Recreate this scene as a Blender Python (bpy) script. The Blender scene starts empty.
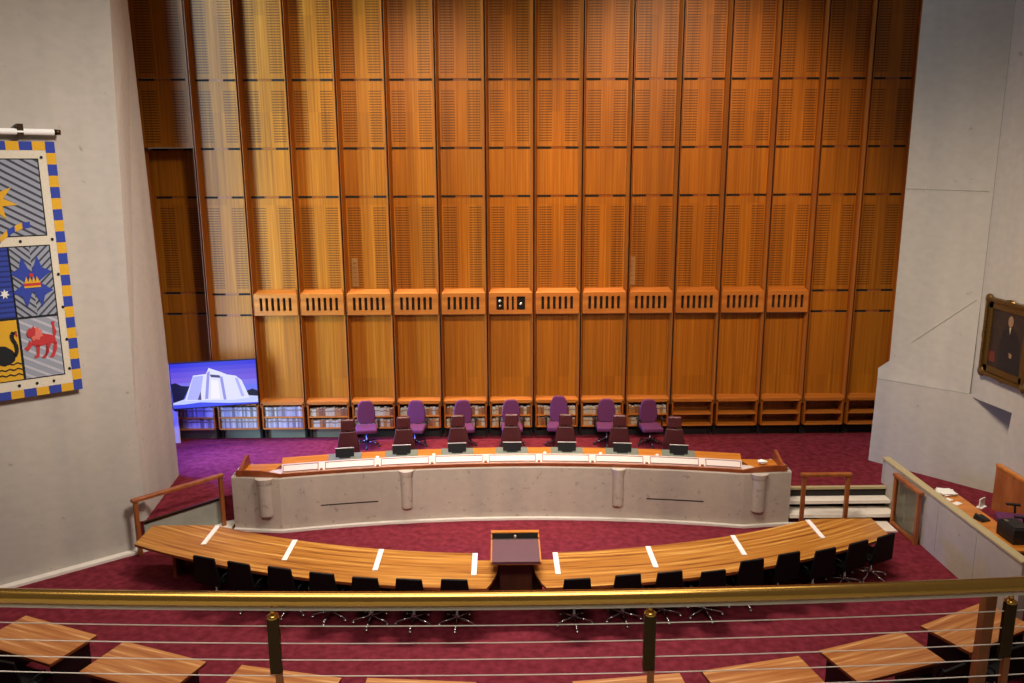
import bpy, bmesh, math, random
from math import sin, cos, pi, sqrt, radians as RAD
from mathutils import Vector, Matrix
random.seed(7)
SC = bpy.context.scene
COL = SC.collection
XC = 0.22                       # axis of symmetry of the court
DAIS = 0.6                      # height of the judges' floor
YW = 20.7                       # plane of the timber wall's panels

# ------------------------------------------------------------------ colour / materials
def lin(c):
    out = []
    for v in c:
        v /= 255.0
        out.append(v/12.92 if v <= 0.04045 else ((v+0.055)/1.055)**2.4)
    return (out[0], out[1], out[2], 1.0)

def new_mat(name):
    m = bpy.data.materials.new(name); m.use_nodes = True
    nt = m.node_tree
    return m, nt, nt.nodes['Principled BSDF']

def N(nt, kind, **kw):
    n = nt.nodes.new(kind)
    for k, v in kw.items(): setattr(n, k, v)
    return n

def mathn(nt, op, a, b=None, c=None):
    n = N(nt, 'ShaderNodeMath', operation=op)
    for i, v in enumerate((a, b, c)):
        if v is None: continue
        if isinstance(v, (int, float)): n.inputs[i].default_value = v
        else: nt.links.new(v, n.inputs[i])
    return n.outputs[0]

def ramp(nt, fac, stops):
    r = N(nt, 'ShaderNodeValToRGB')
    el = r.color_ramp.elements
    while len(el) < len(stops): el.new(0.5)
    for e, (p, c) in zip(el, stops): e.position = p; e.color = c
    nt.links.new(fac, r.inputs[0]); return r.outputs[0]

def mixc(nt, fac, a, b, mode='MIX'):
    n = N(nt, 'ShaderNodeMix', data_type='RGBA', blend_type=mode)
    for i, v in ((0, fac), (6, a), (7, b)):
        if isinstance(v, (int, float)): n.inputs[i].default_value = v
        elif isinstance(v, tuple): n.inputs[i].default_value = v
        else: nt.links.new(v, n.inputs[i])
    return n.outputs[2]

def plain(name, col, rough=0.5, metal=0.0, noise=0.08, scale=20.0, emit=0.0, spec=None):
    m, nt, b = new_mat(name)
    c = lin(col)
    tc = N(nt, 'ShaderNodeTexCoord'); nz = N(nt, 'ShaderNodeTexNoise')
    nz.inputs['Scale'].default_value = scale; nz.inputs['Detail'].default_value = 3
    nt.links.new(tc.outputs['Object'], nz.inputs['Vector'])
    lo = tuple(v*(1-noise) for v in c[:3])+(1,); hi = tuple(min(1, v*(1+noise)) for v in c[:3])+(1,)
    nt.links.new(ramp(nt, nz.outputs[0], [(0.3, lo), (0.7, hi)]), b.inputs['Base Color'])
    b.inputs['Roughness'].default_value = rough; b.inputs['Metallic'].default_value = metal
    if spec is not None: b.inputs['Specular IOR Level'].default_value = spec
    if emit:
        b.inputs['Emission Color'].default_value = c; b.inputs['Emission Strength'].default_value = emit
        b.inputs['Base Color'].default_value = (0, 0, 0, 1)
        for l in list(b.inputs['Base Color'].links): nt.links.remove(l)
    return m

def wood(name, cols, stretch=(9, 9, 0.35), rough=0.42, uv=False, bay=False, slots=False, contrast=1.0):
    """timber: noise stretched along the grain; 'slots' adds fine horizontal acoustic grooves."""
    m, nt, b = new_mat(name)
    tc = N(nt, 'ShaderNodeTexCoord'); mp = N(nt, 'ShaderNodeMapping')
    nt.links.new(tc.outputs['UV' if uv else 'Object'], mp.inputs[0])
    mp.inputs['Scale'].default_value = stretch
    n1 = N(nt, 'ShaderNodeTexNoise'); n1.inputs['Scale'].default_value = 1.0
    n1.inputs['Detail'].default_value = 5; n1.inputs['Roughness'].default_value = 0.62
    nt.links.new(mp.outputs[0], n1.inputs['Vector'])
    cs = [lin(c) for c in cols]
    k = len(cs)
    st = [(0.5+(i/(k-1)-0.5)*0.42/contrast, c) for i, c in enumerate(cs)]
    out = ramp(nt, n1.outputs[0], st)
    if bay or slots:
        sp = N(nt, 'ShaderNodeSeparateXYZ'); nt.links.new(tc.outputs['Object'], sp.inputs[0])
    if bay:                                   # veneer leaves of different tone
        fx = mathn(nt, 'FLOOR', mathn(nt, 'MULTIPLY', sp.outputs[0], 3.4))
        fz = mathn(nt, 'FLOOR', mathn(nt, 'MULTIPLY', sp.outputs[2], 0.45))
        cb = N(nt, 'ShaderNodeCombineXYZ'); nt.links.new(fx, cb.inputs[0]); nt.links.new(fz, cb.inputs[1])
        wn = N(nt, 'ShaderNodeTexWhiteNoise', noise_dimensions='2D'); nt.links.new(cb.outputs[0], wn.inputs['Vector'])
        v = mathn(nt, 'MULTIPLY_ADD', wn.outputs['Value'], 0.22, 0.86)
        cc = N(nt, 'ShaderNodeCombineColor')
        for i in range(3): nt.links.new(v, cc.inputs[i])
        out = mixc(nt, 1.0, out, cc.outputs[0], 'MULTIPLY')
    if slots:
        fr = mathn(nt, 'FRACT', mathn(nt, 'MULTIPLY', sp.outputs[2], 1/0.062))
        g = mathn(nt, 'LESS_THAN', fr, 0.42)
        out = mixc(nt, mathn(nt, 'MULTIPLY', g, 0.68), out, lin((46, 24, 8)))
    nt.links.new(out, b.inputs['Base Color'])
    b.inputs['Roughness'].default_value = rough
    if bay: b.inputs['Specular IOR Level'].default_value = 0.34
    return m

def concrete(name, col, streak=0.10, rough=0.85, pits=True, bscale=1.0, pit=(5.0, 0.73, 0.77)):
    m, nt, b = new_mat(name)
    tc = N(nt, 'ShaderNodeTexCoord')
    c = lin(col)
    def nz(scale, st, det=5):
        mp = N(nt, 'ShaderNodeMapping'); mp.inputs['Scale'].default_value = st
        nt.links.new(tc.outputs['Object'], mp.inputs[0])
        n = N(nt, 'ShaderNodeTexNoise'); n.inputs['Scale'].default_value = scale; n.inputs['Detail'].default_value = det
        nt.links.new(mp.outputs[0], n.inputs['Vector']); return n.outputs[0]
    lo = tuple(v*(1-streak) for v in c[:3])+(1,); hi = tuple(v*(1+streak) for v in c[:3])+(1,)
    o = ramp(nt, nz(0.8, (1, 1, 0.35)), [(0.3, lo), (0.7, hi)])
    o2 = ramp(nt, nz(5*bscale, (1, 1, 1.5), 6), [(0.3, (0.95, 0.95, 0.95, 1)), (0.65, (1.03, 1.03, 1.03, 1))])
    o = mixc(nt, 1.0, o, o2, 'MULTIPLY')
    o = mixc(nt, 1.0, o, ramp(nt, nz(1.0, (1.6, 1.6, 0.06), 3), [(0.35, (0.94, 0.94, 0.95, 1)), (0.65, (1.04, 1.03, 1.01, 1))]), 'MULTIPLY')
    if pits:
        p = ramp(nt, nz(pit[0], (1, 1, 1), 2), [(pit[1], (1, 1, 1, 1)), (pit[2], (0.76, 0.73, 0.7, 1))])
        o = mixc(nt, 1.0, o, p, 'MULTIPLY')
    nt.links.new(o, b.inputs['Base Color'])
    b.inputs['Roughness'].default_value = rough
    b.inputs['Specular IOR Level'].default_value = 0.25
    bp = N(nt, 'ShaderNodeBump'); bp.inputs['Strength'].default_value = 0.05
    nt.links.new(nz(14, (1, 1, 1), 4), bp.inputs['Height']); nt.links.new(bp.outputs[0], b.inputs['Normal'])
    return m

def carpet(name, a, bcol):
    m, nt, b = new_mat(name)
    tc = N(nt, 'ShaderNodeTexCoord')
    def nz(s, d):
        n = N(nt, 'ShaderNodeTexNoise'); n.inputs['Scale'].default_value = s; n.inputs['Detail'].default_value = d
        nt.links.new(tc.outputs['Object'], n.inputs['Vector']); return n.outputs[0]
    o = ramp(nt, nz(7.0, 6), [(0.33, lin(a)), (0.68, lin(bcol))])
    o2 = ramp(nt, nz(60.0, 2), [(0.3, (0.86, 0.86, 0.86, 1)), (0.7, (1.08, 1.08, 1.08, 1))])
    nt.links.new(mixc(nt, 1.0, o, o2, 'MULTIPLY'), b.inputs['Base Color'])
    b.inputs['Roughness'].default_value = 0.95; b.inputs['Specular IOR Level'].default_value = 0.1
    bp = N(nt, 'ShaderNodeBump'); bp.inputs['Strength'].default_value = 0.25
    nt.links.new(nz(90, 2), bp.inputs['Height']); nt.links.new(bp.outputs[0], b.inputs['Normal'])
    return m

M = {}
WALL_COLS = [(134, 74, 10), (156, 91, 14), (178, 110, 22)]
M['panel'] = wood('timber_panel', WALL_COLS, (24, 24, 0.3), rough=0.42, bay=True)
M['slotted'] = wood('timber_slotted_panel', WALL_COLS, (24, 24, 0.3), rough=0.42, bay=True, slots=True)
M['rib'] = wood('timber_rib', [(122, 60, 14), (144, 76, 18), (160, 90, 24)], (9, 9, 0.3), rough=0.35)
M['gap'] = plain('dark_gap', (10, 6, 4), 0.9)
M['box'] = wood('timber_box', [(140, 74, 22), (166, 96, 32), (186, 114, 44)], (0.5, 7, 7), rough=0.38)
M['table'] = wood('striped_table_veneer', [(106, 56, 20), (158, 100, 38), (176, 118, 48), (206, 156, 84)], (0.42, 13.0, 1), rough=0.3, uv=True, contrast=1.35)
M['desk'] = wood('striped_desk_veneer', [(136, 74, 28), (168, 100, 44), (190, 126, 66), (232, 190, 136)], (0.35, 8.5, 1), rough=0.33, uv=True, contrast=1.3)
M['bench_wood'] = wood('bench_timber', [(168, 96, 30), (190, 116, 42), (206, 132, 52)], (1.2, 9, 9), rough=0.35)
M['red_wood'] = wood('jarrah_timber', [(112, 52, 26), (134, 66, 32), (150, 80, 40)], (2.5, 2.5, 2.5), rough=0.38)
M['shaded_wood'] = wood('shaded_timber', [(48, 26, 16), (62, 34, 20), (76, 42, 24)], (4, 4, 1), rough=0.4)  # lectern timber, its tone darkened to carry the shadow around it
M['post_wood'] = wood('rail_timber', [(120, 62, 28), (146, 80, 36), (164, 96, 46)], (5, 5, 1.2), rough=0.38)
M['conc_left'] = concrete('concrete_left_wall', (178, 170, 160), 0.05)
M['conc_right'] = concrete('concrete_right_wall', (168, 158, 146), 0.05)
M['conc_bench'] = concrete('concrete_bench', (178, 164, 150), 0.08, pit=(9.0, 0.655, 0.70))
M['conc_green'] = concrete('concrete_riser', (150, 150, 136), 0.08)
M['white_stone'] = plain('white_stone', (226, 216, 204), 0.5, noise=0.05, scale=8)
M['ledge'] = plain('pale_leather', (206, 190, 180), 0.55, noise=0.03)
M['ledge_frame'] = plain('pale_timber_frame', (136, 96, 84), 0.5, noise=0.05)
M['carpet'] = carpet('burgundy_carpet', (95, 27, 37), (122, 43, 54))
M['brass'] = plain('brass', (214, 164, 84), 0.2, 1.0, 0.03)
M['dark_brass'] = plain('dark_bronze', (66, 46, 26), 0.35, 0.8, 0.08)
M['steel'] = plain('steel_cable', (170, 160, 150), 0.35, 0.9, 0.03)
M['cable'] = plain('pale_cable', (236, 222, 210), 0.4, 0.0, 0.03)
M['chrome'] = plain('chrome', (205, 205, 208), 0.12, 1.0, 0.02)
M['dark_chrome'] = plain('dark_metal', (92, 90, 96), 0.25, 0.9, 0.02)
M['black'] = plain('black_leather', (9, 7, 8), 0.6, 0, 0.1, spec=0.2)
M['black_plastic'] = plain('black_plastic', (18, 18, 20), 0.4, 0, 0.05)
M['burgundy'] = plain('burgundy_leather', (78, 30, 34), 0.36, 0, 0.12)
M['purple'] = plain('purple_fabric', (92, 33, 78), 0.85, 0, 0.1, 40)
M['purple_leather'] = plain('plum_leather', (88, 54, 64), 0.42, 0, 0.05)
M['mat'] = plain('grey_green_mat', (112, 118, 104), 0.55, 0, 0.05)
M['grey_strip'] = plain('pale_strip', (232, 226, 220), 0.45, 0, 0.02)
M['paper'] = plain('white_paper', (236, 234, 230), 0.7, 0, 0.02)
M['white_plastic'] = plain('white_plastic', (230, 230, 226), 0.35, 0, 0.02)
M['cap'] = plain('beige_capping', (176, 160, 120), 0.5, 0, 0.05)
M['plate'] = plain('bronze_plate', (150, 112, 66), 0.5, 0, 0.05)
M['dark_riser'] = plain('dark_riser', (28, 22, 18), 0.8, 0, 0.05)
BOOKC = {'pale': [(150, 142, 148), (172, 164, 160), (132, 126, 136), (104, 92, 98)],
         'warm': [(150, 96, 40), (170, 146, 112), (164, 156, 140), (120, 68, 28), (172, 160, 134)]}  # warm tones darkened to carry the shadow of the ledge above
for k, cl in BOOKC.items():
    for i, c in enumerate(cl): M['book_%s_%d' % (k, i)] = plain('book_cloth_%s_%d' % (k, i), c, 0.6, 0, 0.06)
M['book_label'] = plain('book_spine_label', (110, 84, 72), 0.6)
gl, nt, b = new_mat('clear_glass')
b.inputs['Base Color'].default_value = (0.86, 0.92, 0.88, 1); b.inputs['Roughness'].default_value = 0.02
b.inputs['Transmission Weight'].default_value = 1.0; b.inputs['IOR'].default_value = 1.1
M['glass'] = gl

# ------------------------------------------------------------------ mesh helper
class MB:
    def __init__(s): s.v = []; s.f = []; s.m = []; s.uv = {}; s.mats = []
    def mi(s, m):
        m = M[m] if isinstance(m, str) else m
        if m not in s.mats: s.mats.append(m)
        return s.mats.index(m)
    def face(s, pts, m, uv=None):
        i = len(s.v); s.v += [tuple(p) for p in pts]
        s.f.append(tuple(range(i, i+len(pts)))); s.m.append(s.mi(m))
        if uv: s.uv[len(s.f)-1] = uv
    def mesh(s, verts, faces, m):
        i = len(s.v); s.v += [tuple(p) for p in verts]; k = s.mi(m)
        for f in faces: s.f.append(tuple(a+i for a in f)); s.m.append(k)
    def box(s, c, d, m, rz=0, mat=None, taper=1.0):
        cx, cy, cz = c; x, y, z = d[0]/2, d[1]/2, d[2]/2
        vs = []
        for dz, t in ((-z, 1.0), (z, taper)):
            for dx, dy in ((-x, -y), (x, -y), (x, y), (-x, y)):
                v = Vector((dx*t, dy, dz))
                if mat is not None: v = mat @ v
                if rz: v = Matrix.Rotation(rz, 3, 'Z') @ v
                vs.append((cx+v.x, cy+v.y, cz+v.z))
        s.mesh(vs, [(3, 2, 1, 0), (4, 5, 6, 7), (0, 1, 5, 4), (1, 2, 6, 5), (2, 3, 7, 6), (3, 0, 4, 7)], m)
    def prism(s, poly, z0, z1, m, uvf=None, side=None):
        n = len(poly)
        a = sum(poly[i][0]*poly[(i+1) % n][1]-poly[(i+1) % n][0]*poly[i][1] for i in range(n))
        if a < 0: poly = poly[::-1]
        top = [(p[0], p[1], z1) for p in poly]; bot = [(p[0], p[1], z0) for p in poly]
        s.face(top, m, [uvf(p) for p in poly] if uvf else None)
        s.face(bot[::-1], side or m)
        for i in range(n):
            j = (i+1) % n
            s.face([bot[i], bot[j], top[j], top[i]], side or m)
    def extrude(s, pts3, off, m):
        """planar 3-D outline pushed along off (a Vector) to give it thickness"""
        n = len(pts3); A = [Vector(p) for p in pts3]; B = [p+off for p in A]
        i = len(s.v); s.v += [tuple(p) for p in A+B]; k = s.mi(m)
        s.f.append(tuple(range(i, i+n))); s.f.append(tuple(range(i+2*n-1, i+n-1, -1)))
        s.m += [k, k]
        for a in range(n):
            b_ = (a+1) % n
            s.f.append((i+b_, i+a, i+n+a, i+n+b_)); s.m.append(k)
    def tube(s, pts, r, m, n=8, r2=None):
        P = [Vector(p) for p in pts]; rings = []
        k = s.mi(m); base = len(s.v)
        for i, p in enumerate(P):
            t = (P[min(i+1, len(P)-1)]-P[max(i-1, 0)]).normalized()
            u = t.cross(Vector((0, 0, 1)))
            if u.length < 1e-3: u = Vector((1, 0, 0))
            u.normalize(); w = u.cross(t)
            rr = r if r2 is None else r+(r2-r)*i/(len(P)-1)
            for a in range(n):
                q = p+(u*cos(2*pi*a/n)+w*sin(2*pi*a/n))*rr; s.v.append(tuple(q))
        for i in range(len(P)-1):
            for a in range(n):
                b_ = (a+1) % n
                s.f.append((base+i*n+a, base+i*n+b_, base+(i+1)*n+b_, base+(i+1)*n+a)); s.m.append(k)
        s.f.append(tuple(base+a for a in range(n))[::-1]); s.m.append(k)
        e = base+(len(P)-1)*n; s.f.append(tuple(e+a for a in range(n))); s.m.append(k)
    def lathe(s, prof, c, m, n=14):
        """prof: (radius, z) from bottom to top"""
        base = len(s.v); k = s.mi(m)
        for r, z in prof:
            for a in range(n): s.v.append((c[0]+r*cos(2*pi*a/n), c[1]+r*sin(2*pi*a/n), c[2]+z))
        for i in range(len(prof)-1):
            for a in range(n):
                b_ = (a+1) % n
                s.f.append((base+i*n+a, base+i*n+b_, base+(i+1)*n+b_, base+(i+1)*n+a)); s.m.append(k)
        s.f.append(tuple(base+a for a in range(n))[::-1]); s.m.append(k)
        e = base+(len(prof)-1)*n; s.f.append(tuple(e+a for a in range(n))); s.m.append(k)
    def ball(s, c, r, m, n=10, sc=(1, 1, 1)):
        prof = [(max(1e-4, r*sin(pi*i/6))*1.0, -r*cos(pi*i/6)) for i in range(7)]
        b0 = len(s.v); s.lathe(prof, (0, 0, 0), m, n)
        for i in range(b0, len(s.v)):
            v = s.v[i]; s.v[i] = (c[0]+v[0]*sc[0], c[1]+v[1]*sc[1], c[2]+v[2]*sc[2])
    def sweep(s, path, prof, m, closed=True, uvs=False):
        """path: 2-D polyline with inward normals [(x,y,nx,ny)]; prof: [(offset, z)] closed outline"""
        base = len(s.v); k = s.mi(m); q = len(prof)
        for x, y, nx, ny in path:
            for o, z in prof: s.v.append((x+nx*o, y+ny*o, z))
        d = 0.0
        for i in range(len(path)-1):
            l = math.hypot(path[i+1][0]-path[i][0], path[i+1][1]-path[i][1])
            for a in range(q if closed else q-1):
                b_ = (a+1) % q
                s.f.append((base+i*q+a, base+(i+1)*q+a, base+(i+1)*q+b_, base+i*q+b_)); s.m.append(k)
                if uvs: s.uv[len(s.f)-1] = [(d, prof[a][0]), (d+l, prof[a][0]), (d+l, prof[b_][0]), (d, prof[b_][0])]
            d += l
        if closed:
            s.f.append(tuple(base+a for a in range(q))); s.m.append(k)
            e = base+(len(path)-1)*q; s.f.append(tuple(e+a for a in range(q))[::-1]); s.m.append(k)
    def build(s, name, parent=None, smooth=False, bevel=0.0, seg=2, fix=True):
        me = bpy.data.meshes.new(name); me.from_pydata(s.v, [], s.f)
        for m in s.mats: me.materials.append(m)
        for p, k in zip(me.polygons, s.m): p.material_index = k
        if s.uv:
            l = me.uv_layers.new(name='UVMap')
            for fi, uv in s.uv.items():
                for li, c in zip(me.polygons[fi].loop_indices, uv): l.data[li].uv = c
        if fix:
            bm = bmesh.new(); bm.from_mesh(me)
            bmesh.ops.remove_doubles(bm, verts=bm.verts, dist=1e-5)
            bmesh.ops.recalc_face_normals(bm, faces=bm.faces)
            bm.to_mesh(me); bm.free()
        if smooth:
            for p in me.polygons: p.use_smooth = True
        o = bpy.data.objects.new(name, me); COL.objects.link(o)
        if parent: o.parent = parent
        if bevel:
            md = o.modifiers.new('bevel', 'BEVEL'); md.width = bevel; md.segments = seg; md.limit_method = 'ANGLE'; md.angle_limit = RAD(35)
            for p in me.polygons: p.use_smooth = True
            md2 = o.modifiers.new('wn', 'WEIGHTED_NORMAL'); md2.keep_sharp = False
        return o

def tag(o, label=None, cat=None, group=None, kind=None):
    if label: o['label'] = label
    if cat: o['category'] = cat
    if group: o['group'] = group
    if kind: o['kind'] = kind
    return o
def struct(o, label=None, cat=None): return tag(o, label, cat, kind='structure')
def empty(name, loc=(0, 0, 0), rz=0):
    o = bpy.data.objects.new(name, None); o.empty_display_size = 0.2
    o.location = loc; o.rotation_euler = (0, 0, rz); COL.objects.link(o); return o
def copy_tree(o, parent=None):
    c = o.copy(); COL.objects.link(c)
    if parent: c.parent = parent
    for ch in list(o.children): copy_tree(ch, c)
    return c
ORD = ['first', 'second', 'third', 'fourth', 'fifth', 'sixth', 'seventh', 'eighth', 'ninth', 'tenth', 'eleventh', 'twelfth', 'thirteenth', 'fourteenth', 'fifteenth']

# ------------------------------------------------------------------ floor and dais
m = MB()
m.face([(-14, -2, 0), (13, -2, 0), (13, 22, 0), (-14, 22, 0)], 'carpet')
struct(m.build('floor'))
m = MB()
DL = [(-7.24, 15.52), (-6.07, 16.78)]
dais_poly = [(-7.24, 15.52), (-6.07, 16.78), (-5.6, 17.0), (8.56, 17.0), (8.62, 12.2), (13, 12.2), (13, 21.6), (-12, 21.6), (-12, 15.52)]
m.prism(dais_poly, 0.005, DAIS, 'carpet')
struct(m.build('floor_dais'))
# concrete edge of the dais beside the left wall
dv = Vector((DL[1][0]-DL[0][0], DL[1][1]-DL[0][1], 0)); dn = Vector((dv.y, -dv.x, 0)).normalized()
m = MB()
A = Vector((DL[0][0], DL[0][1], 0.0)); B = Vector((DL[1][0], DL[1][1], 0.0))
m.extrude([A, B, B+Vector((0, 0, DAIS-0.04)), A+Vector((0, 0, DAIS-0.04))], dn*0.03, 'conc_green')
m.extrude([A+Vector((0, 0, DAIS-0.04)), B+Vector((0, 0, DAIS-0.04)), B+Vector((0, 0, DAIS+0.01)), A+Vector((0, 0, DAIS+0.01))], dn*0.05, 'dark_brass')
struct(m.build('trim_1'))
# right: two open white treads and the white landing
m = MB()
for z, y0, y1 in ((0.4, 16.7, 17.12), (0.2, 16.42, 16.86)):
    m.box((7.335, (y0+y1)/2, z-0.035), (2.29, y1-y0, 0.07), 'white_stone')
m.box((7.335, 16.99, 0.27), (2.29, 0.02, 0.54), 'dark_riser')
m.box((7.335, 17.0, DAIS-0.012), (2.29, 0.1, 0.05), 'cap')
m.box((7.25, 16.2, 0.012), (2.12, 0.5, 0.024), 'white_stone')
o = m.build('steps'); tag(o, 'white open stone steps at right up to the raised carpet', 'steps')
m = MB()
m.prism([(-6.55, 16.1), (-5.8, 16.45), (-5.85, 16.98), (-6.1, 16.75), (-6.75, 16.0)], 0.0, 0.03, 'white_stone')
struct(m.build('trim_2'))

# ------------------------------------------------------------------ left concrete wall
WL0 = Vector((-7.22, 15.61, 0)); WLd = Vector((-0.788, -0.616, 0)); WLn = Vector((0.616, -0.788, 0))
def LW(s, z, off=0.0): return WL0+WLd*s+WLn*off+Vector((0, 0, z))
m = MB()
# main face, its chamfer leaning a little at the top, and the return behind
TOPZ = 15.0
a0, a1 = LW(0, 0), LW(0, 2.7)
a2 = Vector((-7.06, 15.72, 8.2)); a3 = Vector((-6.86, 15.87, TOPZ))
b0, b1 = Vector((-7.51, 18.11, 0)), Vector((-7.53, 18.11, 3.9)); b2 = Vector((-7.66, 18.11, 10.96)); b3 = Vector((-7.74, 18.11, TOPZ))
far0, far1 = LW(9, 0), LW(9, TOPZ)
m.face([far0, a0, a1, a2, a3, far1], 'conc_left')
m.face([a0, b0, b1, a1], 'conc_left'); m.face([a1, b1, b2, a2], 'conc_left'); m.face([a2, b2, b3, a3], 'conc_left')
c0, c3 = Vector((-12.5, 18.11, 0)), Vector((-12.5, 18.11, TOPZ))
m.face([b0, c0, c3, b3, b2, b1], 'conc_left')
wl = struct(m.build('wall_left', fix=False))
m = MB()                                            # white stone kerb at its foot
m.extrude([LW(-0.05, 0, 0.0), LW(7, 0, 0.0), LW(7, 0, 0.17), LW(-0.05, 0, 0.17)], Vector((0, 0, 0.05)), 'white_stone')
struct(m.build('baseboard_left'))
# white panel standing in for the bright lit doorway behind the pillar
m = MB()
m.box((-8.66, 20.42, DAIS+1.05), (0.62, 0.05, 2.1), 'white_plastic')
dr = struct(m.build('lit_doorway'))
m = MB(); m.box((-8.38, 20.37, DAIS+0.95), (0.05, 0.06, 0.16), 'black_plastic'); m.build('door_handle', dr)

# ------------------------------------------------------------------ right concrete wall
PA = Vector((8.84, 18.67, 0)); Pd = Vector((0.646, -0.763, 0)).normalized(); Pn = Vector((-0.763, -0.646, 0)).normalized()
def P(s, z, off=0.0): return PA+Pd*s+Pn*off+Vector((0, 0, z))
m = MB()
SQ = 2.09                                            # where the picture's face begins
foot = [P(0, DAIS-0.1), P(4.5, DAIS-0.1)]
jl = P(0.07, 2.66, 0.05); jr = P(SQ, 2.70, 0.05)
m.face([P(0, DAIS-0.1), P(4.5, DAIS-0.1), P(4.5, 2.70), jr, jl], 'conc_right')
nb = P(0.05, 2.9, 0.02); nc = P(0.29, 3.12, 0.0); dr_ = P(SQ, 4.82, 0.0)
m.face([P(0.07, 2.66, 0.05), P(SQ, 2.70, 0.05), dr_, nc, nb], 'conc_right')
m.face([nc, dr_, P(SQ, TOPZ), P(0.29, TOPZ)], 'conc_right')
back = -Pn*0.6
m.face([P(0, DAIS-0.1), P(0.07, 2.66, 0.05), nb, nb+back, P(0, DAIS-0.1)+back], 'conc_right')
m.face([nb, nc, nc+back, nb+back], 'conc_right')
m.face([nc, P(0.29, TOPZ), P(0.29, TOPZ)+back, nc+back], 'conc_right')
# the face the portrait hangs on, stepping forward over a recess
XQ = 10.2
Q = lambda y, z: Vector((XQ, y, z))
qpoly = [Q(17.08, TOPZ), Q(17.08, 2.63), Q(15.61, 2.70), Q(15.74, 1.53), Q(15.85, DAIS-0.1), Q(9.0, DAIS-0.1), Q(9.0, TOPZ)]
m.face(qpoly, 'conc_right')
m.face([Q(17.08, 2.63), Q(17.08, 2.63)+Vector((1.2, 0, 0)), Q(15.61, 2.70)+Vector((1.2, 0, 0)), Q(15.61, 2.70)], 'conc_right')
m.face([Q(15.61, 2.70), Q(15.61, 2.70)+Vector((1.2, 0, 0)), Q(15.74, 1.53)+Vector((1.2, 0, 0)), Q(15.74, 1.53)], 'conc_right')
m.face([Q(15.74, 1.53), Q(15.74, 1.53)+Vector((1.2, 0, 0)), Q(15.85, 0.5)+Vector((1.2, 0, 0)), Q(15.85, 0.5)], 'conc_right')
wr = struct(m.build('wall_right', fix=False))
m = MB()                                             # formwork joint lines
for (s0, z0, s1, z1) in ((0.07, 2.66, SQ-0.02, 2.70), (0.75, 3.62, 2.0, 4.74), (0.3, 7.05, 2.0, 7.02)):
    p0, p1 = P(s0, z0, 0.053), P(s1, z1, 0.053)
    if z0 > 2.7: p0, p1 = P(s0, z0, 0.004), P(s1, z1, 0.004)
    m.tube([p0, p1], 0.008, 'conc_green', 4)
struct(m.build('trim_3'))

# ------------------------------------------------------------------ timber wall
RIBS = [-8.69, -7.40, -6.265, -5.09, -3.925, -2.74, -1.545, -0.35, 0.83, 2.02, 3.207, 4.388, 5.553, 6.72, 7.85, 8.98, 10.12]
NB = len(RIBS)-1
ZJ = [1.76, 3.90, 4.44, 6.86, 8.03, 9.64, 11.9, 13.6, 15.0]
m = MB()
def cell(x0, x1, z0, z1, y, mt): m.face([(x0, y, z0), (x1, y, z0), (x1, y, z1), (x0, y, z1)], mt)
for i in range(NB):
    x0, x1 = RIBS[i], RIBS[i+1]; w = x1-x0
    xs = [x0, x0+0.10*w, x0+0.38*w, x0+0.64*w, x0+0.90*w, x1]
    for j in range(len(ZJ)-1):
        z0, z1 = ZJ[j], ZJ[j+1]
        y = YW
        if i == 0: y = YW-0.17 if z0 > 8.0 else YW+0.28
        perf = j in (2, 4, 5, 6)
        if j == 0 and 2 <= i <= 13: rows = [(z0, z1, 0)]
        else: rows = [(z0+0.02, z1-0.02, 0)]
        zz0, zz1 = z0+0.03, z1-0.03
        if perf:
            cell(x0, x1, zz0, zz0+0.12, y, 'panel'); cell(x0, x1, zz1-0.2, zz1, y, 'panel')
            for q in range(5): cell(xs[q], xs[q+1], zz0+0.12, zz1-0.2, y, 'slotted' if q in (1, 3) else 'panel')
        else: cell(x0, x1, zz0, zz1, y, 'panel')
        # joint at the top of this row: fine line with a dark slot at either end
        if j < len(ZJ)-2:
            cell(x0, x1, zz1, zz1+0.06, y+0.012, 'rib')
            for a, b_ in ((0.07, 0.36), (0.66, 0.93)):
                cell(x0+a*w, x0+b_*w, z1-0.024, z1+0.024, y-0.002, 'gap')
        if j == 0: cell(x0, x1, z0-0.2, z0+0.03, y, 'panel')
x0, x1 = RIBS[0], RIBS[1]
m.face([(x0, YW-0.17, 8.03), (x1, YW-0.17, 8.03), (x1, YW+0.28, 8.03), (x0, YW+0.28, 8.03)], 'gap')
m.face([(x1, YW, 0.6), (x1, YW+0.28, 0.6), (x1, YW+0.28, 8.03), (x1, YW, 8.03)], 'rib')
cell(RIBS[0], RIBS[-1]+2, 0.4, 1.9, 21.05, 'gap'); cell(-12, RIBS[0], 0.5, 8.03, YW+0.28, 'rib'); cell(-12, RIBS[0], 8.03, 15, YW-0.17, 'panel')
m.face([(-12, YW-0.17, 8.03), (x0, YW-0.17, 8.03), (x0, YW+0.28, 8.03), (-12, YW+0.28, 8.03)], 'gap')
struct(m.build('wall_back', fix=False))
for i, x in enumerate(RIBS):                          # ribs: splayed timber with a dark groove down the middle
    m = MB(); z0, z1 = 1.5, 15.0
    yb, yf = YW+0.02, YW-0.2
    for sgn in (-1, 1):
        pr = [(x+sgn*0.02, yf+0.09), (x+sgn*0.02, yf), (x+sgn*0.03, yf), (x+sgn*0.092, yb), (x+sgn*0.02, yb)]
        m.prism(pr, z0, z1, 'rib')
    m.face([(x-0.02, yf+0.085, z0), (x+0.02, yf+0.085, z0), (x+0.02, yf+0.085, z1), (x-0.02, yf+0.085, z1)], 'gap')
    struct(m.build('trim_%d' % (i+4)))

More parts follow.
